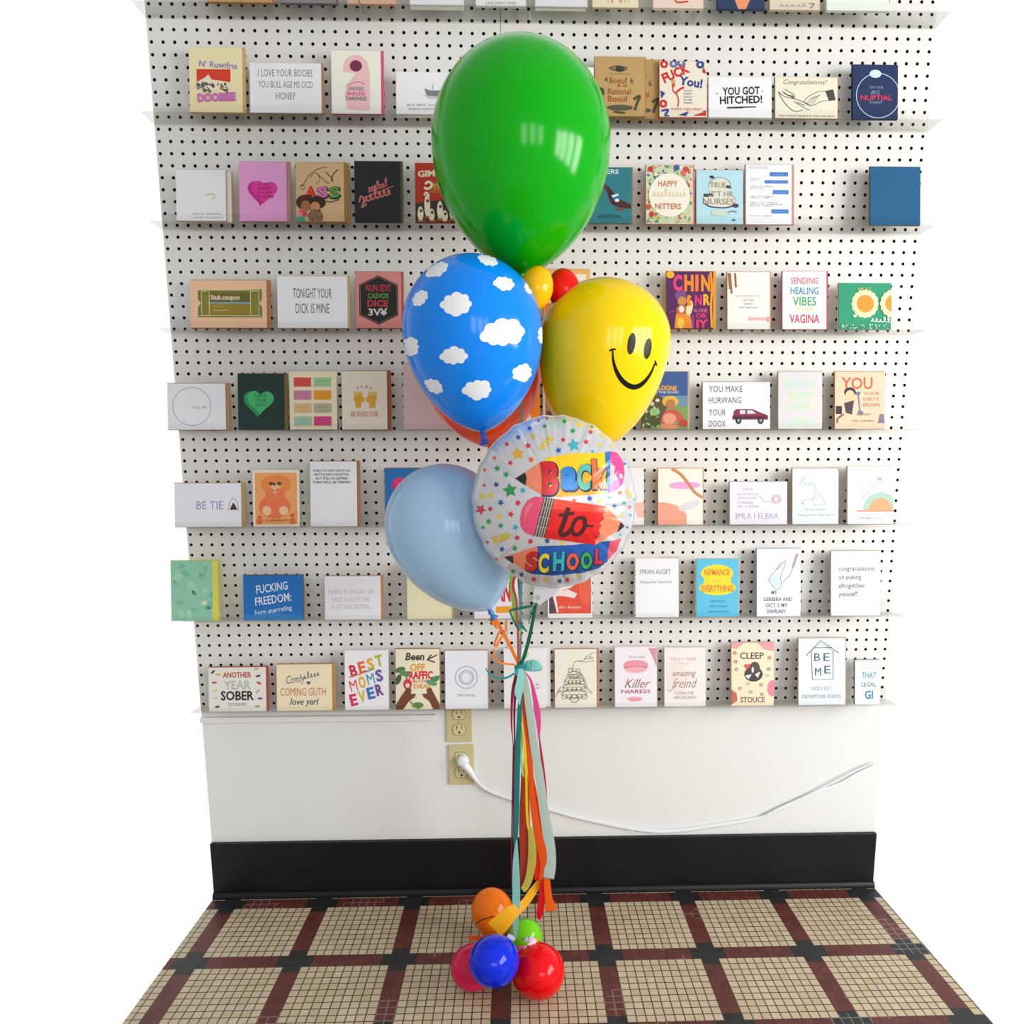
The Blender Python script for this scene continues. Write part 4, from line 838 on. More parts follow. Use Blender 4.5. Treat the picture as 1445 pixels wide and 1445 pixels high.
o = world(link('plug', fin(bm, 'plug'), cord, True)); o.data.materials.append(WP)
bm = bmesh.new(); pts = [(672, 1102, -.009), (685, 1113, -.006), (702, 1121, -.005), (720, 1127, -.005), (745, 1135, -.005), (775, 1142, -.005), (810, 1152, -.005), (850, 1161, -.005), (890, 1169, -.005), (930, 1173, -.005), (965, 1171, -.005), (1000, 1166, -.005), (1040, 1160, -.005), (1075, 1153, -.005), (1100, 1141, -.005), (1130, 1128, -.005), (1160, 1115, -.005), (1185, 1106, -.005), (1210, 1092, -.005), (1236, 1080, -.005)]
W3 = [tuple(at(*t)) for t in pts]
for dz, dy in ((0.0021, 0), (-0.0021, 0)): tube(bm, [(x, y+dy, z+dz) for x, y, z in crom(W3, 5)], 0.0024, 8)
o = world(link('flat_cable', fin(bm, 'flat_cable'), cord, True)); o.data.materials.append(WP)
bm = bmesh.new(); W3 = [tuple(at(u, v-(u-1080)*0.05 if u > 1080 else v, -.012)) for u, v in ((1080, 1150), (1110, 1137), (1140, 1125), (1175, 1109), (1205, 1095), (1236, 1083))]
tube(bm, crom(W3, 5), 0.0022, 8); o = world(link('second_strand', fin(bm, 'second_strand'), cord, True)); o.data.materials.append(WP)

# ------------------------------------------------------------------ balloons
from mathutils.bvhtree import BVHTree
def latex(hexc): return pmat(hexc, 0.13, 0.32, key='_latex')
def split(tr, L):
    out, st = [], list(tr)
    while st:
        t = st.pop(); e = [math.dist(t[i], t[(i+1) % 3]) for i in range(3)]; i = max(range(3), key=lambda k: e[k])
        if e[i] <= L: out.append(t); continue
        a, b, c = t[i], t[(i+1) % 3], t[(i+2) % 3]; mm = ((a[0]+b[0])/2, (a[1]+b[1])/2)
        st.append([a, mm, c]); st.append([mm, b, c])
    return out
def print_on(bm, bvh, inv, layers, mats, L=3.0, lift=0.0003, step=1.0):
    """lay printed artwork (outlines measured on the photo) on a curved skin"""
    bm.normal_update(); R3 = inv.to_3x3(); C0 = inv @ CAMLOC
    for li, (tr, c) in enumerate(layers):
        li = li*step
        if c not in mats: mats.append(c)
        mi = mats.index(c); V = {}
        def vert(p):
            k = (round(p[0], 3), round(p[1], 3))
            if k not in V:
                h, n, _, _ = bvh.ray_cast(C0, (R3 @ ray(p[0], p[1])).normalized())
                V[k] = bm.verts.new(h+(n if n.dot(C0-h) > 0 else -n)*lift*(1+0.25*li)) if h is not None else None
            return V[k]
        for t in split(tr, L):
            vs = [vert(p) for p in t]
            if None in vs or len(set(vs)) < 3: continue
            try: f = bm.faces.new(vs)
            except ValueError: continue
            f.normal_update()
            if f.normal.dot(C0-vs[0].co) < 0: f.normal_flip()
            f.material_index = mi; f.smooth = True
def balloon(label, cx, cy, a, h1, h2, y, hexc, tilt=0.0, k=1.35, art=None, group='latex balloons of the tall bouquet', zfloor=None, knotcol=None, pitch=0.0, name='balloon', lift=.0003):
    """cx,cy: photo pixel of the widest point; a,h1,h2: radius, height above and below it in photo pixels"""
    loc = at(cx, cy, y) if zfloor is None else atz(cx, cy, zfloor)
    s = mpp(loc); a, h1, h2 = a*s, h1*s, h2*s
    Mx = Matrix.Translation(loc) @ Matrix.Rotation(tilt, 4, 'Y') @ Matrix.Rotation(pitch, 4, 'X')
    root = empty(name, loc, label, 'balloon', group); root.matrix_world = Mx
    NS, NT = 40, 72; bm = bmesh.new(); rings = []
    for i in range(1, NS):
        t = PI/2-PI*i/NS; z = (h1 if t > 0 else h2)*math.sin(t); r = a*(math.cos(t) if t > 0 else math.cos(t)**k)
        rings.append([bm.verts.new((r*math.cos(2*PI*j/NT), r*math.sin(2*PI*j/NT), z)) for j in range(NT)])
    top = bm.verts.new((0, 0, h1)); bot = bm.verts.new((0, 0, -h2))
    for j in range(NT):
        bm.faces.new((top, rings[0][j], rings[0][(j+1) % NT])); bm.faces.new((bot, rings[-1][(j+1) % NT], rings[-1][j]))
        for A, B in zip(rings, rings[1:]): bm.faces.new((A[j], B[j], B[(j+1) % NT], A[(j+1) % NT]))
    for f in bm.faces: f.smooth = True
    mats = [hexc]
    if art:
        bm.normal_update(); bvh = BVHTree.FromBMesh(bm); print_on(bm, bvh, Mx.inverted(), art, mats, lift=lift)
    me = fin(bm, 'skin')
    for i, c in enumerate(mats): me.materials.append(latex(c) if i == 0 else pmat(c, 0.3, 0.2, key='_ink'))
    o = link('skin', me, root)
    # neck, knot and rolled lip
    bm = bmesh.new(); u = max(a*0.05, 0.0032)
    P = [(0, 0, -h2+u*0.8), (0, 0, -h2-u*0.2), (0, 0, -h2-u*1.2), (0, 0, -h2-u*2.0), (0, 0, -h2-u*2.6), (u*0.2, 0, -h2-u*3.6)]
    tube(bm, P, [u*1.3, u*0.8, u*1.05, u*0.7, u*1.1, u*1.5], 12)
    kn = link('knot', fin(bm, 'knot'), root, True); kn.data.materials.append(pmat(knotcol or hexc, 0.3, 0.5, key='_knot'))
    return root
def cloud(cx, cy, w, h, rot=0.0, seed=0):
    """rounded cloud outline, photo pixels"""
    r = random.Random(seed); C = [(0, 0, .34*w, .31*h)]
    for x, y, q in ((-.36, .06, .15), (-.22, -.16, .17), (.02, -.24, .2), (.25, -.2, .17), (.37, .02, .14), (.25, .22, .16), (.0, .27, .19), (-.2, .22, .15)):
        q *= 0.85+.4*r.random(); C.append((x*w, y*h, q*(w*.55+h*.45), q*(w*.45+h*.55)*.95))
    pts = []
    for i in range(72):
        t = 2*PI*i/72; dx, dy = math.cos(t), math.sin(t); best = 0
        for x, y, rx, ry in C:      # farthest exit of the ray from the centre through each lobe
            A = (dx/rx)**2+(dy/ry)**2; B = -2*(dx*x/rx**2+dy*y/ry**2); G = (x/rx)**2+(y/ry)**2-1; D = B*B-4*A*G
            if D > 0: best = max(best, (-B+math.sqrt(D))/(2*A))
        px, py = best*dx, best*dy
        pts.append((cx+px*math.cos(rot)-py*math.sin(rot), cy+px*math.sin(rot)+py*math.cos(rot)))
    return [[(cx, cy), pts[i], pts[(i+1) % 72]] for i in range(72)]
c5 = lambda x, y: (560+x/4.25, 340+y/4.25)
cl = []
for i, (x, y, cw, ch, q) in enumerate(((240, 172, 150, 80, -.45), (545, 114, 135, 60, .35), (642, 255, 125, 90, .15), (140, 345, 115, 85, -.75), (355, 375, 200, 150, 0), (630, 552, 275, 165, -.12), (83, 632, 100, 135, 0), (340, 688, 175, 115, 0), (750, 790, 125, 115, -.4), (480, 890, 185, 125, 0), (222, 868, 125, 80, .55), (872, 570, 45, 130, -.1), (790, 285, 40, 90, -.5), (60, 480, 26, 60, .2))):
    if i == 13: continue
    px, py = c5(x, y); cl += cloud(px, py, cw/4.25, ch/4.25, q, i)
GREEN = balloon('largest balloon, glossy green, at the top of the bouquet', 735.5, 205, 126, 128, 173, -0.36, '00aa08', 0.0, 1.35)
BLUE = balloon('blue balloon printed with white clouds', 667, 468, 98.5, 101, 139, -0.43, '0788f6', -0.09, 1.3, [(cl, 'f1f4f8')], knotcol='1a50c8')
sm = []
def ell(x, y, rx, ry, rot=0.0, n=22):
    return ptris([(x+rx*math.cos(t)*math.cos(rot)-ry*math.sin(t)*math.sin(rot), y+rx*math.cos(t)*math.sin(rot)+ry*math.sin(t)*math.cos(rot)) for t in [2*PI*i/n for i in range(n)]])
sm += ell(891, 485, 5.6, 15.5, .15)+ell(914, 492, 5.2, 15, .15)
mp_ = crom([(864.5, 494), (865.5, 509), (870, 524), (878, 537), (889, 545), (899, 545.5), (909, 539), (918, 527), (924, 513)], 5)
sm += strokepoly(mp_, [2.2+5.5*math.sin(PI*i/(len(mp_)-1))**1.5 for i in range(len(mp_))])
sm += strokepoly(crom([(860, 495.5), (864, 493), (869, 493)], 4), 2.6)+strokepoly(crom([(924, 509), (925.5, 513), (926.5, 516)], 4), 2.6)
YEL = balloon('yellow balloon with a black smiling face', 854, 480, 92, 81, 156, -0.33, 'ffd600', 0.14, 1.25, [(sm, '14120c')])
ORA = balloon('orange red balloon hidden behind the cloud balloon, only its lower edge shows', 680, 520, 84, 92, 110, -0.235, 'ff4a18', -0.10, 1.3, knotcol='d82a20')
PALE = balloon('pale powder blue balloon on the left, half behind the foil balloon', 631, 745, 86, 90, 131, -0.37, 'a4c8ea', -0.46, 1.3, knotcol='3a78b4')
SY = balloon('small golden yellow balloon tucked under the green balloon', 757, 407, 23.5, 30, 32, -0.41, 'fcbc08', 0.25, 1.1)
SR = balloon('small red balloon beside the small golden yellow one', 796, 409, 23, 28.5, 31, -0.36, 'ee1010', -0.2, 1.1)

# round foil balloon
FC = at(782, 710, -0.50); fs = mpp(FC); FR = 114.5*fs; FT = FR*0.52
def foil_pt(rho, th, side):
    wr = max(0.0, (rho-0.5)/0.5)**2
    e = 0.0016*wr*(math.sin(th*41)+0.6*math.sin(th*67+1)+0.5*math.sin(th*23+2))*(1-rho**8)
    for t0, w0, d0 in ((2.02, .03, .006), (2.62, .04, .008), (2.95, .035, .006), (3.3, .04, .006), (1.05, .03, .005), (.5, .03, .004), (3.75, .04, .006), (5.6, .04, .005), (1.72, .02, .006)):
        dd = math.atan2(math.sin(th-t0), math.cos(th-t0)); e -= d0*math.exp(-(dd/w0)**2)*max(0, rho-.45)**1.3*(1-rho**6)*2
    y = FT*(1-rho**2.3)**0.62+e
    R = FR*(1+0.006*math.sin(th*19)+0.004*math.sin(th*31))
    return Vector((R*rho*math.cos(th), side*y, R*rho*math.sin(th)*1.045))
FOIL = empty('foil_balloon', FC, 'round silver foil balloon printed Back to School with pencils and stars', 'balloon')
NR, NA = 44, 288; bm = bmesh.new(); prev = None
rim = [bm.verts.new(foil_pt(1, 2*PI*j/NA, 0)) for j in range(NA)]
for side in (-1, 1):
    c = bm.verts.new(foil_pt(0, 0, side)); prev = None
    for i in range(1, NR+1):
        rho = math.sin(PI/2*i/NR); cur = rim if i == NR else [bm.verts.new(foil_pt(rho, 2*PI*j/NA, side)) for j in range(NA)]
        for j in range(NA):
            q = (c, cur[j], cur[(j+1) % NA]) if prev is None else (prev[j], cur[j], cur[(j+1) % NA], prev[(j+1) % NA])
            bm.faces.new(q if side < 0 else q[::-1])
        prev = cur
for f in bm.faces: f.smooth = True
FL = []   # printed artwork in photo pixels
f6 = lambda x, y: (660+x/5.898, 580+y/5.898)
def fp(pts, c): FL.append((ptris([f6(*p) for p in pts]), c))
def fstar(x, y, r, c, rot=0.0, n=5, k=.45):
    fp([(x+(r if i % 2 == 0 else r*k)*math.sin(PI*i/n+rot), y-(r if i % 2 == 0 else r*k)*math.cos(PI*i/n+rot)) for i in range(2*n)], c)
def ftext(t, x, y, h, c, w, bold=0.0, sh=0.0, rot=0.0):
    tr, tw = text_tris(t, bold, sh, 4); k = h/0.70; kx = w/tw; o = []
    for q in tr:
        z = []
        for (a, b) in q:
            a *= kx; b = b*k-h/2; z.append(f6(x+a*math.cos(rot)+b*math.sin(rot), y+a*math.sin(rot)-b*math.cos(rot)))
        o.append(z)
    FL.append((o, c))
def fline(pts, w, c): FL.append((strokepoly([f6(*p) for p in crom(pts, 6)], w/5.898), c))
Bk = {'b': '2b62c0', 'r': 'd8323c', 'g': '28a050', 'y': 'e8cf3c', 'o': 'ee6a34', 'c': '3fb0c0', 'n': '2c4a9c', 'a': 'f0b030'}
for x, y, r, c in ((415, 358, 58, 'a'), (352, 660, 64, 'g'), (882, 285, 58, 'c'), (108, 820, 48, 'r'), (528, 405, 30, 'o'), (502, 290, 30, 'r'), (325, 275, 24, 'r'), (420, 218, 26, 'b'), (515, 145, 24, 'b'), (640, 128, 22, 'g'), (543, 208, 30, 'y'), (355, 432, 26, 'r'), (245, 478, 30, 'g'), (318, 530, 30, 'g'), (238, 612, 28, 'n'), (222, 392, 22, 'o'), (140, 490, 22, 'o'), (138, 618, 18, 'r'), (460, 660, 30, 'c'), (418, 765, 30, 'r'), (275, 762, 30, 'b'), (120, 710, 34, 'y'), (190, 702, 30, 'y'), (188, 815, 26, 'r'), (360, 860, 28, 'r'), (262, 878, 30, 'y'), (175, 920, 28, 'g'), (275, 955, 26, 'g'), (128, 970, 20, 'g'), (398, 968, 30, 'c'), (72, 968, 18, 'y'), (412, 1055, 28, 'r'), (523, 1085, 28, 'r'), (662, 1080, 28, 'n'), (782, 1100, 24, 'y'), (285, 1150, 28, 'b'), (392, 1142, 28, 'g'), (165, 1092, 18, 'r'), (240, 1235, 20, 'o'), (148, 1160, 14, 'c'), (376, 1335, 24, 'g'), (448, 1362, 24, 'n'), (550, 1400, 26, 'r'), (642, 1402, 22, 'y'), (318, 1355, 18, 'r'), (800, 1370, 22, 'c'), (920, 1368, 20, 'y'), (765, 1415, 24, 'n'), (830, 1405, 26, 'r'),
    (755, 328, 30, 'b'), (795, 240, 24, 'r'), (805, 85, 24, 'g'), (875, 165, 26, 'g'), (930, 115, 28, 'y'), (1022, 175, 24, 'r'), (1035, 128, 20, 'g'), (985, 258, 26, 'r'), (1092, 282, 22, 'y'), (1200, 292, 22, 'y'), (1125, 205, 26, 'y'), (1040, 338, 20, 'c'), (1190, 225, 20, 'y'), (845, 60, 20, 'y'), (590, 80, 18, 'r'), (660, 62, 16, 'r'), (1015, 728, 28, 'b'), (1095, 748, 26, 'y'), (1180, 720, 28, 'g'), (885, 745, 24, 'o'), (1265, 682, 26, 'o'), (1222, 795, 26, 'b'), (1302, 765, 20, 'c'), (1280, 868, 20, 'y'), (1348, 800, 18, 'o'), (1355, 868, 16, 'c'), (1328, 968, 14, 'b'), (1305, 440, 16, 'b'), (1265, 320, 16, 'y'), (1385, 735, 12, 'c'), (1270, 1030, 14, 'c'), (1340, 470, 14, 'g')):
    fstar(x, y, r, Bk[c], rot=.3+(x*7+y*3) % 5*.2, k=.5)
ftext('WOUR', 652, 268, 52, 'e3c63c', 150, .06, 0, -.85); ftext('BUMP', 278, 1055, 52, 'e3c63c', 150, .07, 0, -.3); ftext('YAY', 1338, 690, 34, 'e3c63c', 90, .05, 0, 1.0)
MARK = [len(FL)]
# top pencil: black point, wood, yellow shaft, blue ferrule, pink rubber
SAL = 'f28a66'
fp([(395, 562), (680, 378), (720, 415), (740, 700), (640, 715)], SAL); fp([(395, 562), (478, 512), (492, 560), (480, 620)], '22201f')
fp([(660, 390), (880, 352), (1145, 350), (1150, 470), (700, 560), (610, 425)], 'fbd21c'); fp([(630, 560), (1150, 470), (1150, 688), (760, 718), (640, 690)], 'f6b022')
fp([(600, 425), (700, 425), (660, 560), (620, 690), (618, 560)], 'd6242a')
fp([(1140, 345), (1190, 335), (1182, 500), (1170, 684), (1142, 682), (1150, 500)], '2a7cc0')
fp([(1185, 338), (1245, 350), (1290, 420), (1302, 520), (1285, 610), (1240, 660), (1175, 685)], 'ea4a94'); fp([(1185, 430), (1225, 470), (1200, 600), (1180, 600)], 'f4c8d0')
for t, x, y, h, c, w_, rr in (('B', 690, 560, 250, 'd8242c', 132, .06), ('a', 842, 520, 245, '2a86d8', 140, .0), ('C', 965, 548, 195, '62c0b0', 110, .03), ('k', 1092, 522, 225, 'f0713c', 120, -.04)):
    ftext(t, x+7, y+7, h*1.0, '1f2a50', w_*1.1, .075, 0, rr); ftext(t, x, y, h*.97, c, w_, .055, 0, rr)
ftext('L', 1172, 540, 95, '3a86b0', 40, .03, .1); ftext('le e', 1235, 545, 52, 'f8eef0', 90, .02, 0, -.3)
MARK.append(len(FL))
# middle pencil, pointing right
fp([(635, 718), (560, 712), (500, 742), (455, 810), (434, 890), (440, 960), (480, 1015), (555, 1042)], 'ef4f78'); fp([(480, 800), (520, 760), (545, 770), (500, 860), (470, 920)], 'f4708e')
fp([(635, 718), (722, 730), (640, 1055), (552, 1040)], '4a4644')
for k in (.14, .4, .62, .86): fline([(635+87*k, 718+12*k), (594+87*k, 880+14*k), (552+88*k, 1040+15*k)], 7, 'c9c2b8')
for k in (.25, .5, .75): fline([(635-83*k, 718+322*k), (722-82*k, 730+325*k)], 6, 'b0a8a0')
fp([(722, 730), (1155, 795), (1120, 900), (1095, 950), (1100, 1010), (1060, 1075), (1060, 1110), (640, 1055)], 'ea1f18'); fp([(722, 730), (1155, 795), (1140, 850), (700, 815)], 'f4452c'); fp([(655, 990), (1085, 1030), (1060, 1110), (640, 1055)], 'd8120f')
fp([(1155, 795), (1300, 955), (1058, 1112), (1058, 1075), (1100, 1040), (1088, 985), (1110, 950), (1092, 930), (1130, 895), (1118, 860), (1140, 845), (1125, 815)], 'f58a66'); fp([(1300, 955), (1268, 920), (1250, 965), (1240, 1008)], '2e2a2c')
# hand lettered "to"
TO = '4a1216'
fline([(838, 802), (822, 860), (800, 930), (776, 990), (775, 1022), (800, 1030), (835, 1012), (862, 985)], 36, TO); fline([(760, 868), (810, 860), (885, 850)], 26, TO)
fline([(955, 885), (915, 893), (882, 930), (868, 985), (885, 1022), (920, 1025), (955, 995), (975, 945), (972, 900), (955, 885)], 30, TO); fline([(958, 890), (968, 925), (1000, 955), (1043, 955)], 18, TO)
MARK.append(len(FL))
# bottom pencil: blue shaft
fp([(302, 1215), (575, 1125), (600, 1250), (545, 1355), (470, 1320)], SAL); fp([(302, 1215), (378, 1203), (382, 1240), (378, 1270)], '211f20')
fp([(580, 1125), (870, 1115), (1185, 1080), (1165, 1250), (1080, 1310), (960, 1345), (700, 1368), (520, 1352), (590, 1240)], '1f5cb4'); fp([(575, 1250), (1160, 1200), (1110, 1290), (960, 1345), (700, 1368), (520, 1352)], '1a4f9e')
fp([(1185, 1085), (1275, 1060), (1240, 1160), (1160, 1245), (1165, 1160)], 'e85a70')
for i, (t, c) in enumerate(zip('SCHOOL', ('d62a30', 'ecd83c', '38b8c0', 'f0643c', '2fae58', 'd8283c'))):
    x, y = (530, 636, 758, 872, 985, 1082)[i], (1248, 1262, 1246, 1248, 1238, 1205)[i]; h = (150, 148, 150, 128, 128, 118)[i]; w_ = (110, 92, 108, 98, 92, 66)[i]
    ftext(t, x+5, y+5, h, '16264c', w_*1.08, .06, .12, -.04); ftext(t, x, y, h*.96, c, w_, .045, .12, -.04)
bm.normal_update(); bvh = BVHTree.FromBMesh(bm); fm = ['d9dade']
print_on(bm, bvh, Matrix.Translation(-FC), FL[:MARK[0]], fm, 3.0, 0.0003, 0.0)
for q0, q1 in zip(MARK, MARK[1:]+[len(FL)]): print_on(bm, bvh, Matrix.Translation(-FC), FL[q0:q1], fm, 3.0, 0.0004, 1.2)
me = fin(bm, 'printed_skin')
for i, c in enumerate(fm): me.materials.append(pmat(c, 0.24, 0.6, 0.35 if i == 0 else 0.12, key='_foil'))
link('printed_skin', me, FOIL)
bm = bmesh.new(); rp_ = [foil_pt(1, 2*PI*j/NA, 0) for j in range(NA)]
a = [bm.verts.new((p.x, -0.0004, p.z)) for p in rp_]; b = [bm.verts.new((p.x*1.009, -0.0004, p.z*1.009)) for p in rp_]; c = [bm.verts.new((p.x*1.009, 0.0004, p.z*1.009)) for p in rp_]; d = [bm.verts.new((p.x, 0.0004, p.z)) for p in rp_]
for j in range(NA):
    k = (j+1) % NA
    for A_, B_ in ((a, b), (b, c), (c, d)): bm.faces.new((A_[j], A_[k], B_[k], B_[j]))
bmesh.ops.recalc_face_normals(bm, faces=bm.faces)
o = link('seam_flange', fin(bm, 'seam_flange'), FOIL); o.data.materials.append(pmat('b4b7bf', 0.3, 0.5, 0.3, key='_foil'))
def loc_child(o): o.matrix_parent_inverse = o.parent.matrix_world.inverted() if False else Matrix.Translation(-o.parent.location); return o
def strip(bm, pts, th=0.0005, sub=6, curl=0.06):
    """ribbon through (photo x, photo y, distance y, width in photo px); width lies across the picture"""
    P = crom(pts, sub); rows = []
    for i, (u, v, y, wd) in enumerate(P):
        a = P[max(i-1, 0)]; b = P[min(i+1, len(P)-1)]; dx, dy = b[0]-a[0], b[1]-a[1]; l = math.hypot(dx, dy) or 1
        nx, ny = -dy/l, dx/l
        if nx < 0 or (abs(nx) < .05 and ny > 0): nx, ny = -nx, -ny
        c = at(u, v, y); s = mpp(c); L_ = at(u-nx*wd/2, v-ny*wd/2, y+curl*wd*s*.5); R_ = at(u+nx*wd/2, v+ny*wd/2, y+curl*wd*s*.3); M_ = at(u, v, y-curl*wd*s*.2)
        rows.append([L_, M_, R_])
    F = [[bm.verts.new(q) for q in r] for r in rows]; B = [[bm.verts.new(q+Vector((0, th, 0))) for q in r] for r in rows]
    for i in range(len(rows)-1):
        for k in range(2):
            bm.faces.new((F[i][k], F[i][k+1], F[i+1][k+1], F[i+1][k])); bm.faces.new((B[i][k], B[i+1][k], B[i+1][k+1], B[i][k+1]))
        for f in (bm.faces.new((F[i][0], F[i+1][0], B[i+1][0], B[i][0])), bm.faces.new((F[i][2], B[i][2], B[i+1][2], F[i+1][2]))):
            for e in f.edges: e.smooth = False
    for r in (0, -1):
        for k in range(2): bm.faces.new((F[r][k], B[r][k], B[r][k+1], F[r][k+1]))
    bmesh.ops.recalc_face_normals(bm, faces=bm.faces)
def child_strip(name, parent, hexc, runs, rough=.4, curl=.06, label=None):
    bm = bmesh.new()
    for r in runs: strip(bm, r, curl=curl)
    o = link(name, fin(bm, name), parent, True); o.data.materials.append(pmat(hexc, rough, .4, key='_ribbon')); o.matrix_parent_inverse = parent.matrix_basis.inverted()
    if label: o['label'] = label
    return o
# inflating tail at the bottom of the foil balloon
bm = bmesh.new(); strip(bm, [(772, 822, -.50, 42), (768, 832, -.50, 32), (762, 842, -.50, 20), (757, 852, -.50, 12)], 0.001)
o = link('inflation_tail', fin(bm, 'inflation_tail'), FOIL, True); o.data.materials.append(pmat('d9dade', .24, .6, .35, key='_foil')); o.matrix_parent_inverse = FOIL.matrix_basis.inverted()
bm = bmesh.new()
for pts in ([(757, 841), (757, 846), (761, 846), (761, 841)], [(758.5, 840), (760.5, 843), (758.5, 845)]):
    tube(bm, [at(u, v, -.5035) for u, v in pts], 0.0004, 6)
o = link('tail_mark', fin(bm, 'tail_mark'), FOIL); o.data.materials.append(pmat('4a4c52', .5)); o.matrix_parent_inverse = FOIL.matrix_basis.inverted()

# cords from each knot down to the tie
TX, TY = 732, 940
def cords(desc, hexc, runs):
    bm = bmesh.new(); p0 = Vector(at(*runs[0][0][:3]))
    for r in runs: strip(bm, r)
    me = fin(bm, 'tie_ribbon'); o = link('tie_ribbon', me, None, True)
    for v in me.vertices: v.co -= p0
    o.location = p0; me.materials.append(pmat(hexc, .4, .4, key='_ribbon')); return tag(o, desc, 'ribbon', 'curling ribbons running from the balloons to the bow')
cords('dark teal curling ribbon from the foil balloon tail down to the bow', '137a64', [[(757, 851, -.505, 3), (755, 860, -.48, 4), (748, 895, -.42, 5), (741, 922, -.37, 5), (734, 940, -.345, 5)], [(752, 855, -.5, 3), (735, 858, -.49, 4), (720, 861, -.48, 3)], [(719, 861, -.48, 2.5), (725, 876, -.47, 3), (733, 890, -.46, 2.5)], [(754, 854, -.5, 2), (749, 868, -.49, 2), (746, 880, -.49, 1.5)], [(733, 876, -.47, 3), (738, 885, -.47, 4), (744, 892, -.46, 1.5)]])
cords('orange curling ribbon from the pale blue balloon knot down to the bow', 'f0802a', [[(696, 868, -.37, 5), (706, 886, -.36, 5), (720, 912, -.35, 5), (731, 936, -.345, 4)], [(692, 872, -.37, 6), (697, 880, -.37, 5), (702, 888, -.37, 2)], [(714, 876, -.36, 4), (713, 890, -.36, 3), (706, 902, -.36, 3), (700, 912, -.36, 4), (698, 908, -.36, 3), (704, 893, -.365, 3), (709, 884, -.365, 2)], [(697, 915, -.36, 2), (697, 926, -.36, 2.5), (704, 934, -.36, 3), (716, 937, -.355, 3), (727, 938, -.35, 3)]])
cords('grey teal ribbon hanging straight down from the green balloon to the bow', '4a8f8c', [[(735.5, 398, -.36, 3), (736, 600, -.33, 3), (735, 825, -.33, 4), (734, 880, -.335, 4), (732, 939, -.343, 4)]])
cords('plum ribbon from the cloud balloon down to the bow', '8a4a70', [[(698, 622, -.42, 3), (718, 700, -.33, 3), (733, 830, -.325, 3.5), (734.5, 900, -.33, 3.5), (732, 939, -.343, 4)]])
cords('crimson ribbon from the smiley balloon down to the bow', 'c23048', [[(826, 640, -.33, 3), (775, 740, -.33, 3), (727, 812, -.33, 4), (729, 850, -.33, 3), (731, 900, -.34, 3), (731, 938, -.345, 3)]])
cords('lime green ribbon bunched below the foil balloon', '9fd84a', [[(693, 640, -.235, 3), (712, 730, -.28, 3), (727, 868, -.33, 7), (732, 884, -.335, 6), (732, 905, -.34, 2), (732, 938, -.345, 2)]])

# ------------------------------------------------------------------ bow and hanging streamers
tp = at(TX, TY+2, -.348)
BOW = empty('ribbon_bow', tp, 'teal bow tying the balloon ribbons together above the streamers', 'bow')
bm = bmesh.new(); bmesh.ops.create_uvsphere(bm, u_segments=20, v_segments=12, radius=0.0085, matrix=Matrix.Diagonal((1.15, .8, .85, 1)))
for v in bm.verts: v.co *= 1+.08*math.sin(v.co.x*900)*math.cos(v.co.z*700)
o = link('knot', fin(bm, 'knot'), BOW, True); o.data.materials.append(pmat('1f8f94', .35, .4, key='_ribbon'))
bm = bmesh.new()
strip(bm, [(735, 942, -.35, 5), (742, 939, -.356, 11), (750, 938, -.36, 15), (758, 940, -.36, 13), (764, 942, -.356, 5)], .0004)
strip(bm, [(735, 944, -.345, 5), (744, 941, -.344, 13), (754, 940, -.345, 16), (762, 942, -.35, 10), (765, 942, -.355, 4)], .0004)
o = link('loop', fin(bm, 'loop'), BOW, True); o.data.materials.append(pmat('8fdcd6', .35, .4, transl=.25, key='_ribbon')); o.matrix_parent_inverse = BOW.matrix_basis.inverted(); o['label'] = 'pale aqua loop'
child_strip('tail', BOW, '2a8f98', [[(726, 950, -.352, 2.5), (716, 956, -.355, 3), (704, 957, -.355, 2.8), (692, 952, -.355, 2.5), (685, 943, -.355, 1.5)]])
child_strip('tail', BOW, '2fa3a8', [[(730, 944, -.356, 8), (731, 950, -.358, 8), (736, 954, -.358, 3), (739, 955, -.358, 1)], [(732, 940, -.356, 4), (742, 941, -.362, 5), (746, 942, -.362, 1)]])
child_strip('tail', BOW, 'c6da4a', [[(735, 936, -.35, 2), (742, 927, -.35, 3), (746, 920, -.35, 1)]], label='lime tail')
GR = 'streamers hanging below the ribbon bow'
r5 = lambda x, y, yy, w_: (690+x/4.25, 960+y/4.25, yy, w_/4.25)
def streamer(label, hexc, runs, curl=.05, transl=0.15):
    bm = bmesh.new(); p0 = Vector(at(runs[0][0][0], runs[0][0][1], runs[0][0][2]))
    for r in runs: strip(bm, r, curl=curl)
    me = fin(bm, 'streamer'); o = link('streamer', me, None, True)
    for v in me.vertices: v.co -= p0
    o.location = p0; me.materials.append(pmat(hexc, .5, .35, transl=transl, key='_streamer')); return tag(o, label, 'streamer', GR)
streamer('broad pale sage streamer down the right side of the bundle', 'bcd2c6', [[r5(200, -60, -.35, 34), r5(222, 40, -.352, 40), r5(245, 200, -.35, 44), r5(272, 400, -.345, 48), r5(300, 560, -.342, 52), r5(330, 780, -.34, 56), r5(362, 980, -.34, 66), r5(368, 1100, -.34, 68), r5(358, 1190, -.34, 64)]])
streamer('short light aqua tail with a pointed end just under the bow', '9fe2d8', [[r5(192, -70, -.358, 30), r5(188, 0, -.36, 44), r5(178, 70, -.36, 50), r5(180, 110, -.36, 26), r5(184, 150, -.36, 4)]])
streamer('dark teal streamer running straight down the left of the bundle', '157f78', [[r5(186, -50, -.35, 16), r5(186, 140, -.35, 26), r5(178, 300, -.35, 30), r5(170, 500, -.35, 34), r5(166, 760, -.35, 32), r5(160, 950, -.35, 26), r5(158, 1040, -.35, 12)]])
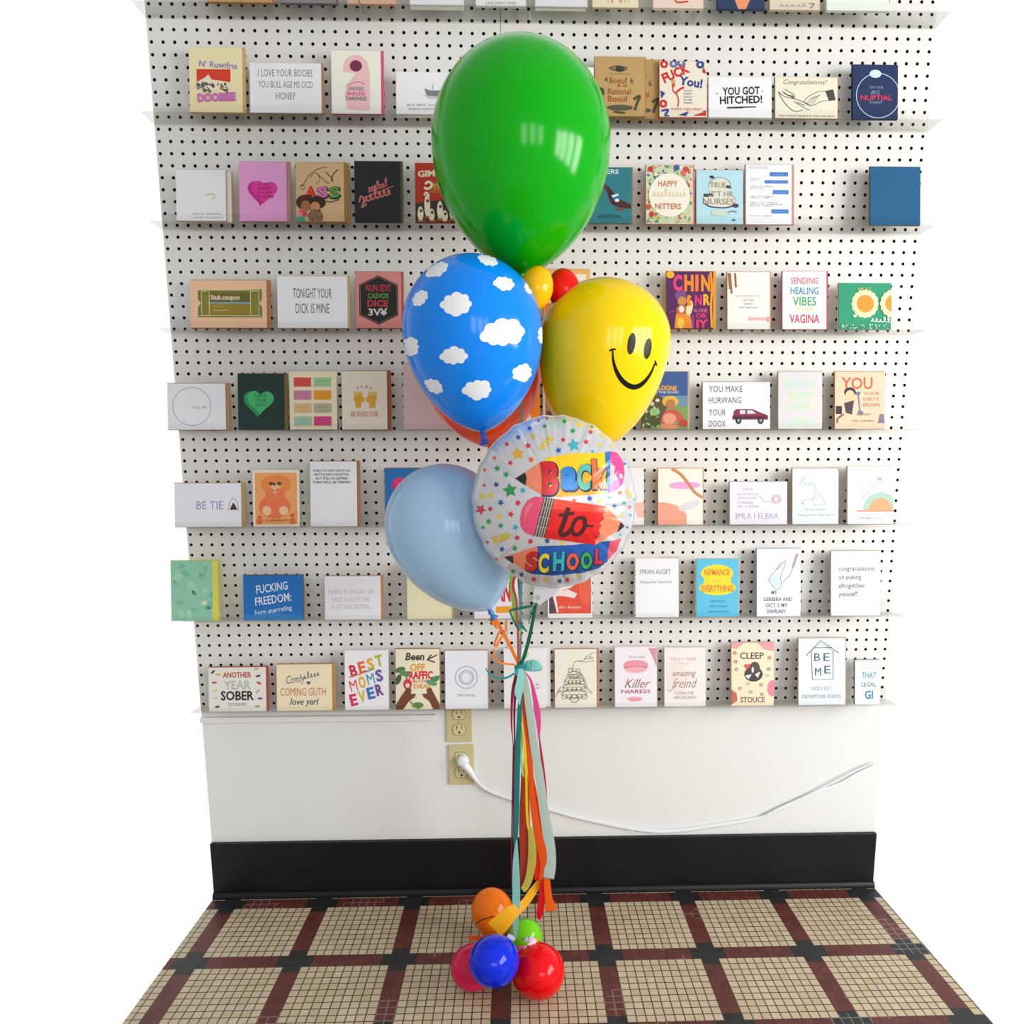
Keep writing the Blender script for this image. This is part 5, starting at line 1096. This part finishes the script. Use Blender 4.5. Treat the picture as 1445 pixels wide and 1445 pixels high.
streamer('light aqua streamer reaching down between the floor balloons', '8fd2c8', [[r5(166, 960, -.352, 8), r5(162, 1050, -.352, 30), r5(162, 1180, -.352, 44), r5(164, 1300, -.35, 46), r5(160, 1420, -.35, 40), r5(158, 1500, -.35, 26), r5(158, 1560, -.35, 14)]])
streamer('thin crimson streamer at the far left edge of the bundle', 'a81c50', [[r5(165, -60, -.345, 8), r5(143, 60, -.345, 18), r5(136, 180, -.345, 14), r5(136, 280, -.345, 10), r5(144, 370, -.344, 5), r5(146, 470, -.344, 10), r5(142, 650, -.344, 9), r5(137, 900, -.344, 8), r5(136, 1100, -.343, 7), r5(140, 1260, -.343, 5)]])
streamer('plum streamer tucked beside the dark teal one', '8e2f62', [[r5(172, -50, -.342, 10), r5(160, 60, -.342, 16), r5(152, 200, -.342, 12), r5(154, 340, -.341, 10), r5(152, 500, -.341, 12), r5(148, 760, -.341, 8), r5(144, 950, -.341, 6)]])
streamer('burnt orange streamer down the middle of the bundle', 'ee5a12', [[r5(200, 20, -.344, 6), r5(210, 120, -.344, 26), r5(222, 250, -.344, 34), r5(240, 400, -.343, 36), r5(250, 560, -.342, 34), r5(262, 720, -.341, 36), r5(285, 880, -.34, 44), r5(312, 1000, -.34, 56), r5(326, 1080, -.34, 44), r5(318, 1160, -.339, 30), r5(305, 1200, -.339, 18)]])
streamer('bright red streamer beside the sage one', 'fb2a18', [[r5(262, 560, -.339, 6), r5(278, 700, -.3385, 26), r5(296, 860, -.338, 40), r5(308, 1000, -.338, 44), r5(300, 1120, -.337, 46), r5(288, 1200, -.336, 34)]])
streamer('red tail end hanging lowest on the right', 'e0101a', [[r5(318, 1150, -.334, 20), r5(318, 1240, -.334, 28), r5(314, 1330, -.334, 42), r5(304, 1400, -.334, 38), r5(300, 1435, -.334, 16)]])
streamer('orange tail end with a notched tip beside the red tail', 'fb6a14', [[r5(344, 1150, -.336, 34), r5(350, 1230, -.336, 40), r5(358, 1310, -.336, 46), r5(368, 1350, -.336, 62), r5(374, 1384, -.336, 72)]])
streamer('thin lemon yellow ribbon in the middle of the bundle', 'f2d216', [[r5(196, 200, -.347, 6), r5(206, 330, -.347, 12), r5(218, 450, -.347, 17), r5(224, 600, -.347, 14), r5(226, 760, -.347, 13), r5(232, 860, -.348, 12), r5(240, 900, -.348, 8)]])
streamer('rust red streamer behind the lemon yellow ribbon', 'b8402a', [[r5(198, 480, -.338, 8), r5(206, 620, -.338, 30), r5(206, 780, -.338, 46), r5(208, 920, -.338, 54), r5(212, 1060, -.338, 52), r5(204, 1180, -.338, 40), r5(194, 1240, -.338, 24)]])
streamer('amber streamer edging the rust red one', 'e88a1c', [[r5(214, 460, -.3365, 10), r5(224, 620, -.3365, 26), r5(228, 800, -.3365, 36), r5(228, 950, -.3365, 34), r5(216, 1100, -.3365, 40), r5(198, 1210, -.3365, 26)]])
streamer('olive gold streamer curving in towards the bottom', 'c3b84e', [[r5(246, 880, -.344, 24), r5(258, 980, -.344, 44), r5(258, 1080, -.344, 50), r5(242, 1180, -.345, 46), r5(218, 1240, -.346, 42), r5(200, 1258, -.347, 34)]])
streamer('hot pink streamer on the right that narrows to a crimson thread', 'ee4f9c', [[r5(216, -50, -.344, 6), r5(250, 0, -.343, 14), r5(272, 90, -.342, 26), r5(290, 190, -.341, 36), r5(298, 270, -.34, 26), r5(300, 350, -.34, 10)]])
streamer('crimson thread like ribbon along the outer right edge', 'c4304a', [[r5(302, 340, -.338, 8), r5(312, 430, -.338, 14), r5(322, 500, -.338, 16), r5(334, 590, -.338, 13), r5(342, 660, -.338, 10), r5(347, 730, -.338, 4)]])
streamer('pale lime ribbon sliver under the bow', 'b8d89a', [[r5(188, 240, -.3455, 8), r5(196, 360, -.3455, 14), r5(194, 480, -.3455, 16), r5(204, 560, -.3455, 14), r5(210, 580, -.3455, 5)]])
streamer('broad golden yellow streamer slanting across to the floor balloons', 'f6b414', [[(763, 1243, -.325, 9), (752, 1258, -.33, 11), (739, 1276, -.342, 12), (722, 1288, -.358, 20), (708, 1302, -.366, 25), (697, 1313, -.368, 26)]])

# ------------------------------------------------------------------ small balloons weighting the bouquet on the floor
GF = 'small balloons at the foot of the bouquet'
def fball(label, cx, cy, a, h1, h2, z, hexc, tilt, pitch=0.0, art=None): return balloon(label, cx, cy, a, h1, h2, 0, hexc, tilt, 1.1, art, GF, z, None, pitch, 'small_balloon', .0003)
BL = [(strokepoly(crom([(668, 1307), (678, 1299), (690, 1295), (700, 1293), (716, 1294)], 6), 1.4), '1a1410')]
fball('small orange balloon with black basketball lines at the back of the floor cluster', 694.5, 1286, 29.5, 33, 40, 0.078, 'f97c0c', -.25, 0, BL)
GL = [(strokepoly(crom([(738, 1326), (748, 1322), (757, 1325), (763, 1331)], 6), 1.4), '16240c')]
fball('small lime green balloon behind the red floor balloon', 741, 1323, 24, 26, 30, 0.049, '76d816', .3, 0, GL)
fball('small deep pink balloon at the left of the floor cluster', 668, 1365, 31.5, 33, 34, 0.051, 'd81a52', -.9, .7)
fball('small royal blue balloon at the front of the floor cluster', 697.5, 1356, 35, 41, 42, 0.115, '0a2ce0', -.5, 1.0)
fball('small red balloon at the right front of the floor cluster', 759, 1370, 37.5, 42, 42, 0.059, 'f00812', .5, 1.0)
t = atz(738, 1336, 0.10)
TIE = empty('curling_ribbon', t, 'crumpled pink and white curling ribbon where the floor balloons are tied', 'ribbon')
child_strip('curl', TIE, 'e0408a', [[(728, 1335, t.y-.012, 3), (738, 1338, t.y-.015, 4), (745, 1334, t.y-.012, 3), (736, 1340, t.y-.015, 2), (731, 1343, t.y-.016, 2)], [(744, 1334, t.y-.016, 2), (752, 1337, t.y-.018, 2), (757, 1333, t.y-.014, 2)]], label='pink curl')
child_strip('curl', TIE, 'f0e8f2', [[(740, 1328, t.y-.008, 4), (747, 1325, t.y-.012, 7), (754, 1328, t.y-.012, 7), (748, 1333, t.y-.014, 5), (738, 1340, t.y-.016, 3)], [(716, 1320, t.y-.018, 5), (722, 1323, t.y-.018, 6), (726, 1327, t.y-.016, 3)]], label='white curl')
child_strip('curl', TIE, 'f2c21a', [[(754, 1326, t.y-.008, 5), (760, 1328, t.y-.008, 5)]], label='yellow curl')
streamer('short orange ribbon end poking out left of the floor balloons', 'f06a1c', [[(662, 1324, -.30, 7), (672, 1324, -.30, 7), (684, 1324, -.305, 6)]])
